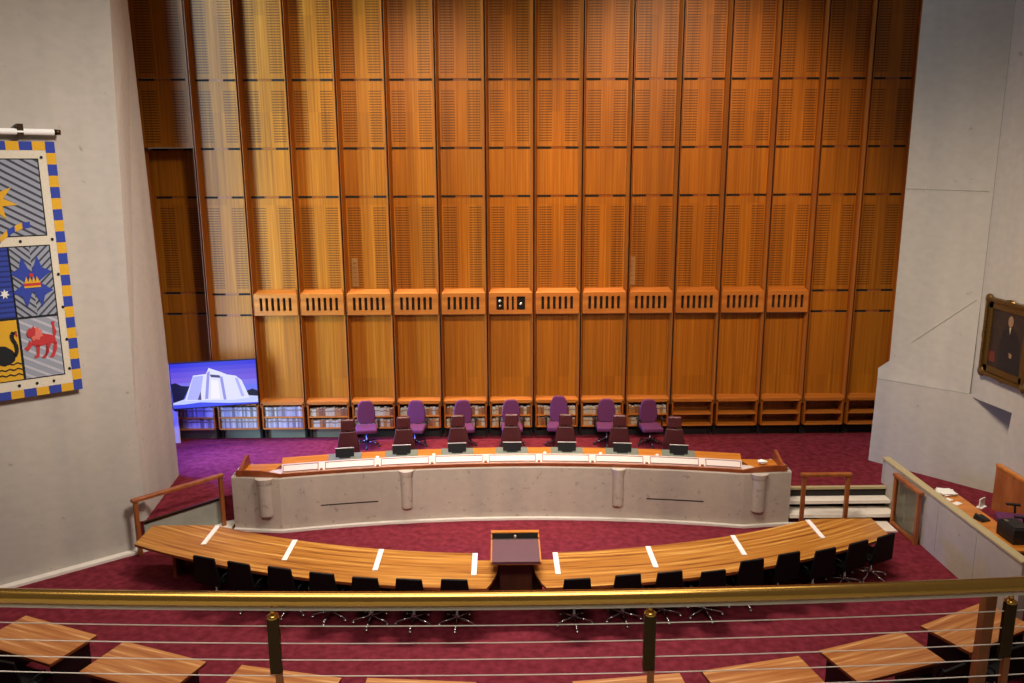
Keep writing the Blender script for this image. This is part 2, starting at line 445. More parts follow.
# ventilation boxes, one in each of twelve bays
def grille(i):
    x0, x1 = RIBS[i]+0.045, RIBS[i+1]-0.045; w = x1-x0; xm = (x0+x1)/2
    yf = YW-0.21; z0, z1 = 3.92, 4.46
    r = empty('ventilation_box', (xm, YW, z0))
    k = i-2
    centre = (i == 7)
    lab = ('timber wall box above the court centre with black square openings and equipment' if centre else
           'timber wall box with six black slots, %s from the left in its row' % ORD[k])
    tag(r, lab, 'vent', 'slotted boxes along the timber wall')
    h = w/2; b_ = MB(); Y = yf-YW
    if centre: ops = [(-0.36, -0.17), (-0.10, -0.045), (0.03, 0.085), (0.16, 0.37)]
    else: ops = [(-0.405+0.146*q, -0.405+0.146*q+0.07) for q in range(6)]
    za, zb = 0.115, 0.445
    if centre: za, zb = 0.1, 0.45
    H = z1-z0
    b_.face([(-h, Y, 0), (h, Y, 0), (h, Y, za), (-h, Y, za)], 'box')
    b_.face([(-h, Y, zb), (h, Y, zb), (h, Y, H), (-h, Y, H)], 'box')
    cur = -h
    for a, c in ops+[(h, h)]:
        b_.face([(cur, Y, za), (a, Y, za), (a, Y, zb), (cur, Y, zb)], 'box'); cur = c
    for a, c in ops:
        yy = Y+0.06
        b_.face([(a, Y, za), (a, yy, za), (a, yy, zb), (a, Y, zb)], 'box'); b_.face([(c, Y, za), (c, Y, zb), (c, yy, zb), (c, yy, za)], 'box')
        b_.face([(a, Y, zb), (c, Y, zb), (c, yy, zb), (a, yy, zb)], 'box'); b_.face([(a, Y, za), (c, Y, za), (c, yy, za), (a, yy, za)], 'box')
    b_.face([(-h, Y, 0), (-h, -0.005, 0), (-h, -0.005, H+0.07), (-h, Y, H)], 'box')
    b_.face([(h, Y, 0), (h, Y, H), (h, -0.005, H+0.07), (h, -0.005, 0)], 'box')
    b_.face([(-h, Y, H), (h, Y, H), (h-0.06, -0.005, H+0.09), (-h+0.06, -0.005, H+0.09)], 'box')
    b_.face([(-h, Y, 0), (h, Y, 0), (h, -0.005, 0), (-h, -0.005, 0)], 'box')
    b_.build('casing', r, fix=False)
    d = MB(); d.face([(-h+.02, Y+0.065, za-.02), (h-.02, Y+0.065, za-.02), (h-.02, Y+0.065, zb+.02), (-h+.02, Y+0.065, zb+.02)], 'gap')
    d.build('backing', r)
    if centre:
        for (cx, cz, s_) in ((-0.265, 0.33, 0.07), (-0.265, 0.2, 0.06), (0.265, 0.25, 0.07)):
            e = MB(); e.lathe([(0.03, 0), (s_*0.55, 0.01), (s_*0.55, 0.05)], (0, 0, 0), 'steel', 10)
            o = e.build('camera_lens', r, smooth=True); o.rotation_euler = (RAD(90), 0, 0); o.location = (cx, Y+0.055, cz)
for i in range(2, 14): grille(i)

# small grey plates fixed to the panels
for (x, z, lab) in ((-3.68, 4.98, 'small grey slotted plate on the timber panel above the vent boxes, left of centre'), (3.33, 4.98, 'small pale slotted plate on the timber panel above the vent boxes, right of centre')):
    m = MB(); m.box((x, YW-0.012, z), (0.15, 0.02, 0.72), 'plate')
    for q in range(5): m.box((x, YW-0.025, z-0.24+0.12*q), (0.1, 0.008, 0.02), 'rib')
    tag(m.build('wall_plate'), lab, 'plate', 'plates on the timber wall')

# ------------------------------------------------------------------ bookcases under the ledge
def bookcase(i):
    x0, x1 = RIBS[i]+0.045, RIBS[i+1]-0.045; w = x1-x0; h = w/2
    r = empty('bookcase', ((x0+x1)/2, YW, DAIS))
    where = {0: 'half hidden by the left pillar and television', 15: 'half hidden by the right concrete wall'}.get(i)
    lab = 'low timber bookcase in the wall, ' + (where or ('%s from the left pillar' % ORD[i]))
    tag(r, lab, 'bookcase', 'bookcases along the timber wall')
    Yf, Yb = -0.2, 0.28
    c = MB()
    c.box((0, Yb+0.01, 0.55), (w, 0.02, 1.1), 'rib')
    c.box((0, Yb-0.2, 0.16), (w, 0.02, 0.32), 'dark_riser' if i > 3 else 'mat')
    c.build('back_panel', r)
    for s in (-1, 1):
        c = MB(); c.box((s*(h-0.02), (Yf+Yb)/2, 0.66), (0.04, Yb-Yf, 0.68), 'rib'); c.build('side_panel', r)
        c = MB(); c.box((s*(h-0.02), 0.1, 0.16), (0.06, 0.2, 0.32), 'gap'); c.build('foot', r)
    for z in (0.33, 0.635):
        c = MB(); c.box((0, (Yf+Yb)/2, z), (w-0.08, Yb-Yf, 0.035), 'box'); c.build('shelf', r)
    c = MB()
    c.extrude([(-h, Yf, 0.97), (-h, Yf, 1.05), (-h, -0.01, 1.115), (-h, Yb, 1.115), (-h, Yb, 0.97)], Vector((w, 0, 0)), 'box')
    c.build('ledge', r)
    return r
for i in range(0, 16): bookcase(i)
BOOK = {}
def book_proto(kind, ci, th, hgt):
    key = (kind, ci, th, hgt)
    if key not in BOOK:
        b_ = MB(); mt = 'book_%s_%d' % (kind, ci); d = 0.17
        b_.box((0, 0, hgt/2), (th, d, hgt), 'paper')
        b_.box((-th/2, 0, hgt/2+0.004), (0.004, d+0.01, hgt+0.008), mt); b_.box((th/2, 0, hgt/2+0.004), (0.004, d+0.01, hgt+0.008), mt)
        b_.box((0, -d/2-0.004, hgt/2+0.004), (th+0.004, 0.006, hgt+0.008), mt)
        b_.box((0, -d/2-0.008, hgt*0.68), (th, 0.004, hgt*0.14), 'book_label')
        o = b_.build('book'); me = o.data; bpy.data.objects.remove(o); BOOK[key] = me
    return BOOK[key]
def fill_shelf(i, shelf, kind, n, frac, lab, grp):
    x0, x1 = RIBS[i]+0.1, RIBS[i+1]-0.1
    z = DAIS+(0.6535 if shelf else 0.3485)
    pitch = (x1-x0)/n*frac
    for q in range(n):
        hgt = random.choice((0.235, 0.245, 0.255)) if kind == 'pale' else random.choice((0.17, 0.185, 0.2))
        me = book_proto(kind, random.randrange(len(BOOKC[kind])), round(pitch*0.9, 3), hgt)
        o = bpy.data.objects.new('book', me); COL.objects.link(o)
        o.location = (x0+pitch*(q+0.5), YW-0.07+random.uniform(-.004, .004), z)
        tag(o, lab, 'book', grp)
bays = {1: 'second', 2: 'third', 0: 'first', 3: 'fourth', 4: 'fifth', 5: 'sixth', 6: 'seventh', 7: 'eighth', 8: 'ninth', 9: 'tenth', 10: 'eleventh'}
for i in range(0, 11):
    for sh in (0, 1):
        kind = 'pale' if i <= 2 else 'warm'
        n = 22 if i <= 2 else 12
        fr = 1.0
        if i == 10 and sh == 0: n, fr = 7, 0.55
        nm = ('pale law report' if kind == 'pale' else 'cream or tan bound volume')
        lab = '%s on %s shelf of %s bookcase from left pillar' % (nm, 'upper' if sh else 'lower', bays[i])
        fill_shelf(i, sh, kind, n, fr, lab, 'volumes on the %s shelf of the %s bookcase' % ('upper' if sh else 'lower', bays[i]))

# ------------------------------------------------------------------ television
tv = empty('television', (-7.22, 20.06, 2.26), 0.24)
tv.scale = (0.96, 1, 1)
tag(tv, 'large flat television showing a floodlit pale building under a violet sky', 'television')
m = MB(); m.box((0, 0.03, 0), (2.16, 0.05, 1.2), 'black_plastic'); m.build('casing', tv, bevel=0.01)
m = MB()
m.tube([(0.3, 0.05, 0), (0.36, 0.3, -0.05), (0.36, 0.56, -0.05)], 0.03, 'black_plastic', 8); m.build('wall_mount', tv)
scr = MB()
def em(name, c, s=1.0):
    k = 'em_'+name
    if k not in M: M[k] = plain('screen_'+name, c, 0.5, 0, 0, emit=s)
    return k
def tvq(px, py):
    v = (py-130+0.063*(px-145))/222.0; u = (px-145-20*v)/427.0
    return (-1.06+2.12*u, 0.57-1.14*v)
lay = [0]
def tvpoly(pts, mt, uvs=True):
    lay[0] += 1
    q = [(max(-1.06, min(1.06, a)), max(-0.57, min(0.57, b_))) for a, b_ in (tvq(*p) for p in pts)]
    scr.face([(a, -0.0005*lay[0], b_) for a, b_ in q], mt)
bands = [(120, 150, 'a', (58, 56, 226)), (150, 172, 'b', (84, 70, 224)), (172, 200, 'c', (106, 84, 224)), (200, 226, 'd', (120, 92, 226)), (226, 252, 'e', (128, 118, 240)), (252, 360, 'f', (110, 120, 246))]
for y0, y1, n_, c in bands:
    f = lambda x, y: y-0.063*(x-145)
    tvpoly([(145, f(145, y0)), (600, f(600, y0)), (600, f(600, y1)), (145, f(145, y1))], em(n_, c, 0.95))
tvpoly([(140, 228), (175, 222), (205, 236), (245, 238), (232, 268), (215, 306), (165, 325)], em('tree', (16, 14, 40)))
tvpoly([(525, 262), (560, 250), (600, 258), (600, 296), (540, 290)], em('tree', (16, 14, 40)))
tvpoly([(165, 322), (240, 296), (540, 284), (600, 286), (600, 330), (165, 330)], em('snow', (196, 206, 255)))
tvpoly([(165, 336), (300, 318), (440, 322), (600, 318), (600, 340), (165, 360)], em('lawn', (64, 74, 236)))
tvpoly([(222, 310), (262, 184), (325, 176), (338, 146), (400, 166), (430, 178), (474, 184), (504, 206), (548, 296), (470, 306), (330, 308)], em('facade', (226, 226, 255)))
tvpoly([(232, 306), (262, 190), (312, 184), (296, 306)], em('facade_shade', (176, 178, 246)))
tvpoly([(344, 178), (392, 182), (404, 196), (350, 192)], em('opening', (70, 60, 110)))
tvpoly([(330, 170), (344, 160), (338, 300), (322, 302)], em('facade_dark', (150, 148, 226)))
tvpoly([(394, 190), (408, 188), (430, 304), (416, 306)], em('facade_dark', (150, 148, 226)))
tvpoly([(470, 196), (484, 194), (520, 286), (506, 290)], em('facade_shade', (176, 178, 246)))
tvpoly([(286, 306), (300, 262), (304, 306)], em('opening', (70, 60, 110)))
tvpoly([(352, 206), (386, 210), (398, 300), (352, 300)], em('facade_lit', (246, 240, 255)))
o = scr.build('screen', tv, fix=False); o.location = (0, 0.0035, 0)

# ------------------------------------------------------------------ judges' bench
R0 = 22.6; CY = 16.84-R0
def bench_path(dx0, dx1, n, full=False):
    pts = []
    for i in range(n+1):
        dx = dx0+(dx1-dx0)*i/n
        pts.append((XC+dx, CY+sqrt(R0*R0-dx*dx)))
    if full: pts = [(XC-5.94, 16.42)]+pts+[(XC+5.94, 16.42)]
    out = []
    for i, p in enumerate(pts):
        a = pts[max(i-1, 0)]; b_ = pts[min(i+1, len(pts)-1)]
        t = Vector((b_[0]-a[0], b_[1]-a[1])).normalized()
        out.append((p[0], p[1], -t.y, t.x))
    return out
bench = empty('judges_bench', (XC, 17.0, 0))
tag(bench, 'long curved concrete judges bench with timber top and pale sloping ledges', 'bench')
def bpart(mb, name, **k):
    o = mb.build(name, bench, **k); o.location = (-XC, -17.0, 0); return o
full = bench_path(-4.9, 4.9, 40, True)
m = MB()
m.sweep(full, [(0.0, 0.0), (0.0, 1.17), (0.015, 1.2), (0.26, 1.2), (0.26, 0.0)], 'conc_bench')
for s in (-1, 1):
    m.box((XC+s*5.82, 16.85, 0.6), (0.24, 0.66, 1.2), 'conc_bench')
bpart(m, 'front_wall', fix=True)
m = MB(); m.sweep(full, [(-0.09, 0.0), (-0.09, 0.05), (-0.002, 0.05), (-0.002, 0.0)], 'white_stone'); bpart(m, 'kerb')
for s in (-1, 1):                                   # long shadow groove cut in either side
    gp = bench_path(s*2.9, s*4.1, 6)
    if s < 0: gp = gp[::-1]
    gp = [(x, y, -nx if ny < 0 else nx, -ny if ny < 0 else ny) for x, y, nx, ny in gp]
    m = MB(); m.sweep(gp, [(-0.006, 0.5), (-0.006, 0.525), (0.004, 0.525), (0.004, 0.5)], 'dark_riser'); bpart(m, 'groove')
for dx in (-5.22, -2.29, 2.29, 5.22):               # tapering half-round fins
    yy = CY+sqrt(R0*R0-dx*dx) if abs(dx) < 4.9 else 16.33
    m = MB(); n = 9; wv = 0.15 if abs(dx) > 4 else 0.125
    rings = []
    for z, rx, ry in ((0.34, wv*0.95, 0.12), (0.37, wv, 0.15), (1.06, wv, 0.15), (1.1, wv*1.15, 0.16), (1.195, wv*1.3, 0.17)):
        rings.append([(XC+dx+rx*cos(pi+pi*a/n), yy+0.01+ry*sin(pi+pi*a/n), z) for a in range(n+1)])
    k = n+1; vs = [p for r_ in rings for p in r_]; fs = []
    for q in range(len(rings)-1):
        for a in range(n): fs.append((q*k+a, q*k+a+1, (q+1)*k+a+1, (q+1)*k+a))
        fs.append((q*k, (q+1)*k, (q+1)*k+n, q*k+n))
    fs.append(tuple(range(k))[::-1]); fs.append(tuple((len(rings)-1)*k+a for a in range(k)))
    m.mesh(vs, fs, 'conc_bench'); bpart(m, 'pilaster')
mid = bench_path(-4.85, 4.85, 40)
m = MB(); m.sweep(mid, [(0.02, 1.2), (0.02, 1.275), (0.05, 1.29), (0.1, 1.29), (0.1, 1.2)], 'red_wood'); bpart(m, 'fascia')
m = MB(); m.sweep(mid, [(0.05, 1.27), (0.05, 1.285), (0.30, 1.375), (0.35, 1.375), (0.35, 1.2), (0.1, 1.2)], 'ledge'); bpart(m, 'sloping_ledge')
m = MB(); m.sweep(bench_path(-4.86, 4.86, 120), [(0.352, 1.26), (0.352, 1.33), (0.9, 1.33), (0.9, 1.26)], 'bench_wood', uvs=False)
bpart(m, 'desktop')
sl = (1.375-1.285)/0.25
for k in range(9):                                  # framed pale panels along the ledge
    w = 1.02 if 0 < k < 8 else 0.72
    cx = (k-4)*1.155 if 0 < k < 8 else (k-4)/4*4.47
    pp = bench_path(cx-w/2, cx+w/2, 5)
    if pp[0][3] < 0: pp = [(a, b_, -c, -d) for a, b_, c, d in pp]
    m = MB()
    def slab(o0, o1, t, mt, pth):
        z = lambda o_: 1.285+(o_-0.05)*sl
        m.sweep(pth, [(o0, z(o0)-0.005), (o0, z(o0)+t), (o1, z(o1)+t), (o1, z(o1)-0.005)], mt)
    slab(0.07, 0.085, 0.016, 'ledge_frame', pp); slab(0.262, 0.277, 0.016, 'ledge_frame', pp)
    slab(0.07, 0.277, 0.016, 'ledge_frame', bench_path(cx-w/2, cx-w/2+0.018, 1)); slab(0.07, 0.277, 0.016, 'ledge_frame', bench_path(cx+w/2-0.018, cx+w/2, 1))
    slab(0.085, 0.262, 0.008, 'ledge', pp)
    bpart(m, 'document_panel')
    if k < 8:
        m = MB(); cx2 = cx+w/2+0.067 if k else -4.05
        slab(0.045, 0.08, 0.03, 'red_wood', bench_path(cx2-0.03, cx2+0.03, 1)); bpart(m, 'timber_stop')
for s in (-1, 1):                                   # timber boxes closing the ends
    X = lambda d: XC+s*d
    m = MB()
    m.prism([(X(5.25), 16.42), (X(5.78), 16.47), (X(5.78), 17.0), (X(5.0), 17.05), (X(5.1), 16.6)], 1.2, 1.25, 'bench_wood')
    m.prism([(X(4.84), 16.36), (X(5.25), 16.42), (X(5.1), 16.62), (X(4.84), 16.7)], 1.2, 1.262, 'ledge')
    m.extrude([(X(5.84), 16.42, 1.2), (X(5.35), 16.37, 1.2), (X(4.86), 16.32, 1.2), (X(4.86), 16.32, 1.27), (X(5.3), 16.365, 1.335), (X(5.84), 16.42, 1.335)], Vector((0, 0.04, 0)), 'red_wood')
    bpart(m, 'end_box')
    m = MB()
    m.extrude([(X(5.78), 16.40, 1.2), (X(5.78), 16.40, 1.33), (X(5.78), 16.96, 1.50), (X(5.78), 17.06, 1.36), (X(5.78), 17.06, 1.2)], Vector((-s*0.06, 0, 0)), 'red_wood')
    bpart(m, 'end_cheek')

# things on the bench: seven mats, monitors, cups
JX = [XC+(k-3)*1.225 for k in range(7)]
jpos = ['at the far left of the bench', 'second from the left end of the bench', 'third from the left end of the bench', 'in the middle of the bench',
        'third from the right end of the bench', 'second from the right end of the bench', 'at the far right of the bench']
def arc_y(x, off): return CY+sqrt((R0+off)**2-(x-XC)**2)
mon_me = None; pm = pmon = None
for k, x in enumerate(JX):
    dx = x-XC; rz = -math.asin(dx/R0)
    y = arc_y(x, 0.63)
    if pm is None:
        m = MB(); m.box((0, 0, 0.006), (0.72, 0.5, 0.012), 'mat'); pm = m.build('desk_mat', bevel=0.003); o = pm
    else: o = copy_tree(pm)
    o.location = (x, y, 1.3305); o.rotation_euler = (0, 0, rz)
    tag(o, 'grey green leather desk mat '+jpos[k], 'desk mat', 'desk mats on the bench')
    if pmon is None:
        r = empty('monitor'); 
        m = MB(); m.box((0, 0.0, 0.008), (0.24, 0.16, 0.016), 'black_plastic'); m.build('stand', r)
        m = MB(); m.box((0, 0, 0.115), (0.40, 0.022, 0.2), 'black_plastic', mat=Matrix.Rotation(RAD(-8), 3, 'X')); m.build('screen_back', r, bevel=0.006)
        m = MB(); m.box((0, -0.019, 0.218), (0.41, 0.014, 0.012), 'grey_strip'); m.build('top_highlight', r)  # pale strip painted in as the highlight along the screen's top
        pmon = r
    else: r = copy_tree(pmon)
    r.location = (x, y-0.02, 1.342); r.rotation_euler = (0, 0, rz)
    tag(r, 'low black screen seen from behind, '+jpos[k], 'monitor', 'monitors on the bench')
for k, x in enumerate(JX):
    if k in (0, 3): continue
    m = MB(); m.lathe([(0.03, 0), (0.036, 0.05), (0.032, 0.05), (0.028, 0.02)], (0, 0, 0), 'white_plastic', 10)
    o = m.build('cup', smooth=True); o.location = (x-0.5, arc_y(x-0.5, 0.42), 1.3305)
    tag(o, 'small white cup beside the mat '+jpos[k], 'cup', 'cups on the bench')
def crumple(name, c, r, lab, cat, seed, flat=0.5):
    rnd = random.Random(seed); m = MB(); m.ball((0, 0, r*flat), r, 'paper', 9, (1.3, 0.9, flat))
    m.v = [(a+rnd.uniform(-.25, .25)*r, b_+rnd.uniform(-.25, .25)*r, max(0, z+rnd.uniform(-.2, .2)*r*flat)) for a, b_, z in m.v]
    o = m.build(name); o.location = c; tag(o, lab, cat)
crumple('crumpled_paper', (5.6, 16.7, 1.275), 0.085, 'crumpled white paper lying in the right end of the bench', 'paper', 3)

# ------------------------------------------------------------------ chairs
def star_base(root, r, metal, hub_z, mat_c='black_plastic', nleg=5, rot=0.3, col='chrome'):
    for k in range(nleg):
        a = rot+2*pi*k/nleg
        m = MB(); m.tube([(0.03*cos(a), 0.03*sin(a), 0.13), (r*0.55*cos(a), r*0.55*sin(a), 0.105), (r*cos(a), r*sin(a), 0.075)], 0.02, metal, 6, 0.014)
        l = m.build('leg', root, smooth=True)
        m = MB(); m.ball((r*cos(a), r*sin(a), 0.032), 0.032, mat_c, 8, (1, 1, 1)); m.build('caster', l, smooth=True)
    m = MB(); m.lathe([(0.04, 0.09), (0.035, 0.2), (0.024, 0.21), (0.024, hub_z)], (0, 0, 0), metal, 10); m.build('column', root, smooth=True)

def cushion(mb, outline, y0, y1, mt):
    """outline in x,z extruded along y"""
    mb.extrude([(x, y0, z) for x, z in outline], Vector((0, y1-y0, 0)), mt)

def judge_chair():                                   # faces -Y (toward the court)
    r = empty('judge_chair')
    star_base(r, 0.3, 'black_plastic', 0.42)
    m = MB(); m.box((0, 0, 0.47), (0.54, 0.52, 0.12), 'burgundy'); m.build('seat', r, bevel=0.04, seg=3)
    m = MB(); cushion(m, [(-0.25, 0.52), (0.25, 0.52), (0.245, 0.8), (0.18, 1.12), (-0.18, 1.12), (-0.245, 0.8)], 0.2, 0.31, 'burgundy'); m.build('backrest', r, bevel=0.03, seg=3)
    m = MB(); m.box((0, 0.255, 0.82), (0.08, 0.03, 0.9), 'black_plastic'); m.build('back_strut', r)
    m = MB(); cushion(m, [(-0.158, 1.14), (0.158, 1.14), (0.15, 1.405), (-0.15, 1.405)], 0.19, 0.3, 'burgundy'); m.build('headrest', r, bevel=0.03, seg=3)
    for s in (-1, 1):
        m = MB(); m.tube([(s*0.27, 0.2, 0.44), (s*0.31, 0.18, 0.62), (s*0.31, -0.14, 0.64)], 0.022, 'black_plastic', 6); m.build('armrest', r, smooth=True)
    return r
jc = judge_chair(); jl = ['at the left end behind the bench', 'second from the left behind the bench', 'third from the left behind the bench', 'at the centre behind the bench',
     'third from the right behind the bench', 'second from the right behind the bench', 'at the right end behind the bench']
for k, x in enumerate(JX):
    r = jc if k == 0 else copy_tree(jc)
    r.location = (x, arc_y(x, 1.02), DAIS); r.rotation_euler = (0, 0, -math.asin((x-XC)/R0)+random.uniform(-.03, .03))
    tag(r, 'burgundy leather high backed chair with headrest, '+jl[k], 'chair', "judges' chairs behind the bench")

def office_chair():                                  # purple staff chair, faces -Y
    r = empty('office_chair')
    star_base(r, 0.32, 'dark_chrome', 0.4, rot=0.9)
    m = MB(); m.box((0, -0.05, 0.47), (0.53, 0.52, 0.12), 'purple'); m.build('seat', r, bevel=0.04, seg=3)
    m = MB(); ol = [(-0.16, 0.52), (0.16, 0.52), (0.225, 0.62), (0.235, 0.8), (0.2, 1.0), (0.15, 1.1), (0.09, 1.13), (-0.09, 1.13), (-0.15, 1.1), (-0.2, 1.0), (-0.235, 0.8), (-0.225, 0.62)]
    cushion(m, ol, 0.2, 0.29, 'purple'); m.build('backrest', r, bevel=0.025, seg=3)
    m = MB(); m.tube([(0, 0.1, 0.42), (0, 0.3, 0.44), (0, 0.31, 0.8)], 0.022, 'black_plastic', 6); m.build('back_bar', r)
    for s in (-1, 1):
        m = MB(); m.tube([(s*0.24, 0.05, 0.42), (s*0.31, 0.05, 0.46), (s*0.31, 0.03, 0.66)], 0.02, 'black_plastic', 6)
        m.box((s*0.31, 0.0, 0.675), (0.07, 0.24, 0.03), 'black_plastic'); m.build('armrest', r, smooth=False)
    return r
oc = office_chair()
OX = [(-3.45, 20.03, 0.15), (-2.22, 20.03, -0.1), (-0.98, 20.03, 0.1), (0.25, 20.03, 0.05), (1.43, 19.95, -0.12), (2.68, 20.03, -0.05), (3.78, 19.95, 0.08)]
ol_ = ['leftmost of the row', 'second from the left of the row', 'third from the left of the row', 'in the middle of the row', 'tallest of the row, right of its middle', 'second from the right of the row', 'rightmost of the row']
for k, (x, y, a) in enumerate(OX):
    r = oc if k == 0 else copy_tree(oc)
    r.location = (x, y, DAIS); r.rotation_euler = (0, 0, a)
    if k == 4:
        r.scale = (1, 1, 1.1)
    tag(r, 'purple fabric office chair by the bookcases, '+ol_[k], 'chair', 'purple office chairs along the bookcases')

def counsel_chair():                                 # faces +Y, back toward the gallery
    r = empty('counsel_chair')
    star_base(r, 0.31, 'chrome', 0.4, 'chrome', rot=-pi/2)
    m = MB(); m.box((0, 0.02, 0.46), (0.52, 0.5, 0.09), 'black'); m.build('seat', r, bevel=0.035, seg=2)
    m = MB()
    T = Matrix.Rotation(RAD(7), 3, 'X')
    ol2 = [(-0.275, 0.42), (0.275, 0.42), (0.215, 0.97), (-0.215, 0.97)]
    m.extrude([(x, -0.24-(z-0.42)*0.1, z) for x, z in ol2], Vector((0, 0.05, 0)), 'black'); m.build('backrest', r, bevel=0.012)
    for s in (-1, 1):
        m = MB(); m.tube([(s*0.25, -0.2, 0.44), (s*0.30, -0.18, 0.62), (s*0.30, 0.12, 0.63), (s*0.26, 0.16, 0.45)], 0.014, 'black', 6); m.build('armrest', r, smooth=True)
    return r
cc = counsel_chair()
TC = 27.06
left = [-5.2, -4.52, -3.77, -3.02, -2.28, -1.54, -0.8]; right = [1.21, 2.06, 2.77, 3.51, 4.27, 4.99, 5.68, 6.38, 7.01]
YB = {-5.2: 13.19, -4.52: 12.96, -3.77: 12.76, -3.02: 12.56, -2.28: 12.39, -1.54: 12.32, -0.8: 12.29, 1.21: 12.27, 2.06: 12.39, 2.77: 12.47, 3.51: 12.49, 4.27: 12.86, 4.99: 13.1, 5.68: 13.39, 6.38: 13.66, 7.01: 14.02}
first = True
for k, x in enumerate(left+right):
    r = cc if first else copy_tree(cc); first = False
    rz = math.asin((x-XC)/14.9)
    # the back's top edge is 0.29 behind the chair's centre
    bx, by = x, YB[x]
    if k >= 13: by -= 0.16
    if x == 7.01: bx, by = 6.99, 13.76
    cx = bx-sin(rz)*0.29; cy = by+cos(rz)*0.29
    r.location = (cx, cy, 0); r.rotation_euler = (0, 0, rz+random.uniform(-.03, .03))
    if k < 7: lab = 'black counsel chair at the left wing of the long table, %s from the lectern' % ORD[6-k] if k else 'black counsel chair at the left wing, farthest from the lectern'
    else:
        kk = k-7; lab = 'black counsel chair at the right wing of the long table, %s from the lectern' % ORD[kk] if kk < 8 else 'black counsel chair at the right wing, farthest from the lectern'
    tag(r, lab, 'chair', 'counsel chairs along the curved table')

# ------------------------------------------------------------------ counsel table
RB, RF = 13.4, 14.67
def tb(dx, R): return TC-sqrt(R*R-dx*dx)
table = empty('counsel_table', (XC, 13.0, 0))
tag(table, 'long curved striped timber counsel table facing the bench', 'table')
def tpart(mb, name, **k):
    o = mb.build(name, table, **k); o.location = (-XC, -13.0, 0); return o
for s in (-1, 1):
    m = MB(); zt, zb = 0.75, 0.70
    cols = []
    E_ = [0.30, 0.33, 0.36, 0.42, 0.5, 0.56, 0.65, 0.70, 0.75]+[0.75+0.315*i for i in range(1, 21)]
    for dx in E_:
        f_ = tb(dx, RF)
        b_ = min(tb(dx, RB), 15.0)
        if dx <= 0.70: b_ = 13.4
        if dx < 0.5: f_ = {0.30: 13.3, 0.33: 12.95, 0.36: 12.8, 0.42: 12.58}[dx]
        cols.append((dx, f_, b_))
    def uvp(dx, y):
        R_ = sqrt(dx*dx+(TC-y)**2); return (s*math.atan2(dx, TC-y)*14, R_+ (3.3 if s > 0 else 0))
    for i in range(len(cols)-1):
        d0, f0, b0_ = cols[i]; d1, f1, b1_ = cols[i+1]
        if d0 < 0.7 <= d1-0.04: b1_ = b1_
        nrow = 4
        for q in range(nrow):
            t0, t1 = q/nrow, (q+1)/nrow
            pts = [(d0, f0+(b0_-f0)*t0), (d1, f1+(b1_-f1)*t0), (d1, f1+(b1_-f1)*t1), (d0, f0+(b0_-f0)*t1)]
            m.face([(XC+s*a, c, zt) for a, c in pts], 'table', [uvp(*p) for p in pts])
        m.face([(XC+s*d0, f0, zb), (XC+s*d1, f1, zb), (XC+s*d1, b1_, zb), (XC+s*d0, b0_, zb)], 'table')
        m.face([(XC+s*d0, f0, zb), (XC+s*d1, f1, zb), (XC+s*d1, f1, zt), (XC+s*d0, f0, zt)], 'red_wood')
        m.face([(XC+s*d0, b0_, zb), (XC+s*d1, b1_, zb), (XC+s*d1, b1_, zt), (XC+s*d0, b0_, zt)], 'red_wood')
    d1, f1, b1_ = cols[-1]
    m.face([(XC+s*d1, f1, zb), (XC+s*d1, b1_, zb), (XC+s*d1, b1_, zt), (XC+s*d1, f1, zt)], 'red_wood')
    tpart(m, 'tabletop')
    for dx in (0.72, 2.43, 4.1, 5.76):               # pale strips let into the joints
        y1 = min(tb(dx, RB), 15.0)+(-0.01); t = Vector((-s*dx/(TC-y1)*1, -1, 0)).normalized()
        # strips run square to the bench, as in the room
        m = MB(); m.box((XC+s*dx, y1-0.41, 0.757), (0.09, 0.8, 0.012), 'grey_strip'); tpart(m, 'pale_strip')
    m = MB()
    nseg = 24; pth = []
    for i in range(nseg+1):
        dx = 0.75+(6.6-0.75)*i/nseg; y = min(tb(dx, RB), 14.98)-0.12
        pth.append((XC+s*dx, y, 0, -1))
    m.sweep(pth, [(0, 0.0), (0, 0.70), (0.03, 0.70), (0.03, 0.0)], 'red_wood'); tpart(m, 'modesty_panel')
    for dx in (0.85, 2.43, 4.1, 5.5, 6.4):
        y1 = min(tb(dx, RB), 14.9)-0.15
        m = MB(); m.box((XC+s*dx, y1-0.22, 0.35), (0.05, 0.44, 0.698), 'red_wood'); tpart(m, 'support_panel')

# ------------------------------------------------------------------ lectern
lec = empty('lectern', (XC, 13.25, 0))
tag(lec, 'timber lectern with sloping plum leather top in the gap of the long table', 'lectern')
def lpart(mb, name, **k): return mb.build(name, lec, **k)
m = MB(); m.box((0, 0.06, 0.49), (0.56, 0.42, 0.97), 'shaded_wood', taper=1.0); lpart(m, 'pedestal')
m = MB()
zf, zk, yf_, yk = 1.04, 1.10, -0.50, 0.24
m.extrude([(-0.43, yf_, zf-0.05), (-0.43, yf_, zf), (-0.43, yk, zk), (-0.43, yk, zk-0.14)], Vector((0.86, 0, 0)), 'bench_wood'); lpart(m, 'sloping_top')
m = MB(); sl2 = (zk-zf)/(yk-yf_)
m.extrude([(-0.405, yf_-0.012, zf-0.03), (-0.405, yf_-0.012, zf+0.012), (-0.405, yk-0.02, zk+0.010), (-0.405, yk-0.02, zk-0.03)], Vector((0.81, 0, 0)), 'purple_leather'); lpart(m, 'reading_surface')
m = MB()
m.box((0, 0.32, 1.04), (0.84, 0.16, 0.02), 'dark_riser'); m.box((0, 0.46, 1.075), (0.86, 0.09, 0.16), 'bench_wood')
for s in (-1, 1): m.box((s*0.42, 0.32, 1.07), (0.02, 0.16, 0.12), 'bench_wood')
m.box((0, 0.34, 0.98), (0.84, 0.2, 0.1), 'bench_wood')
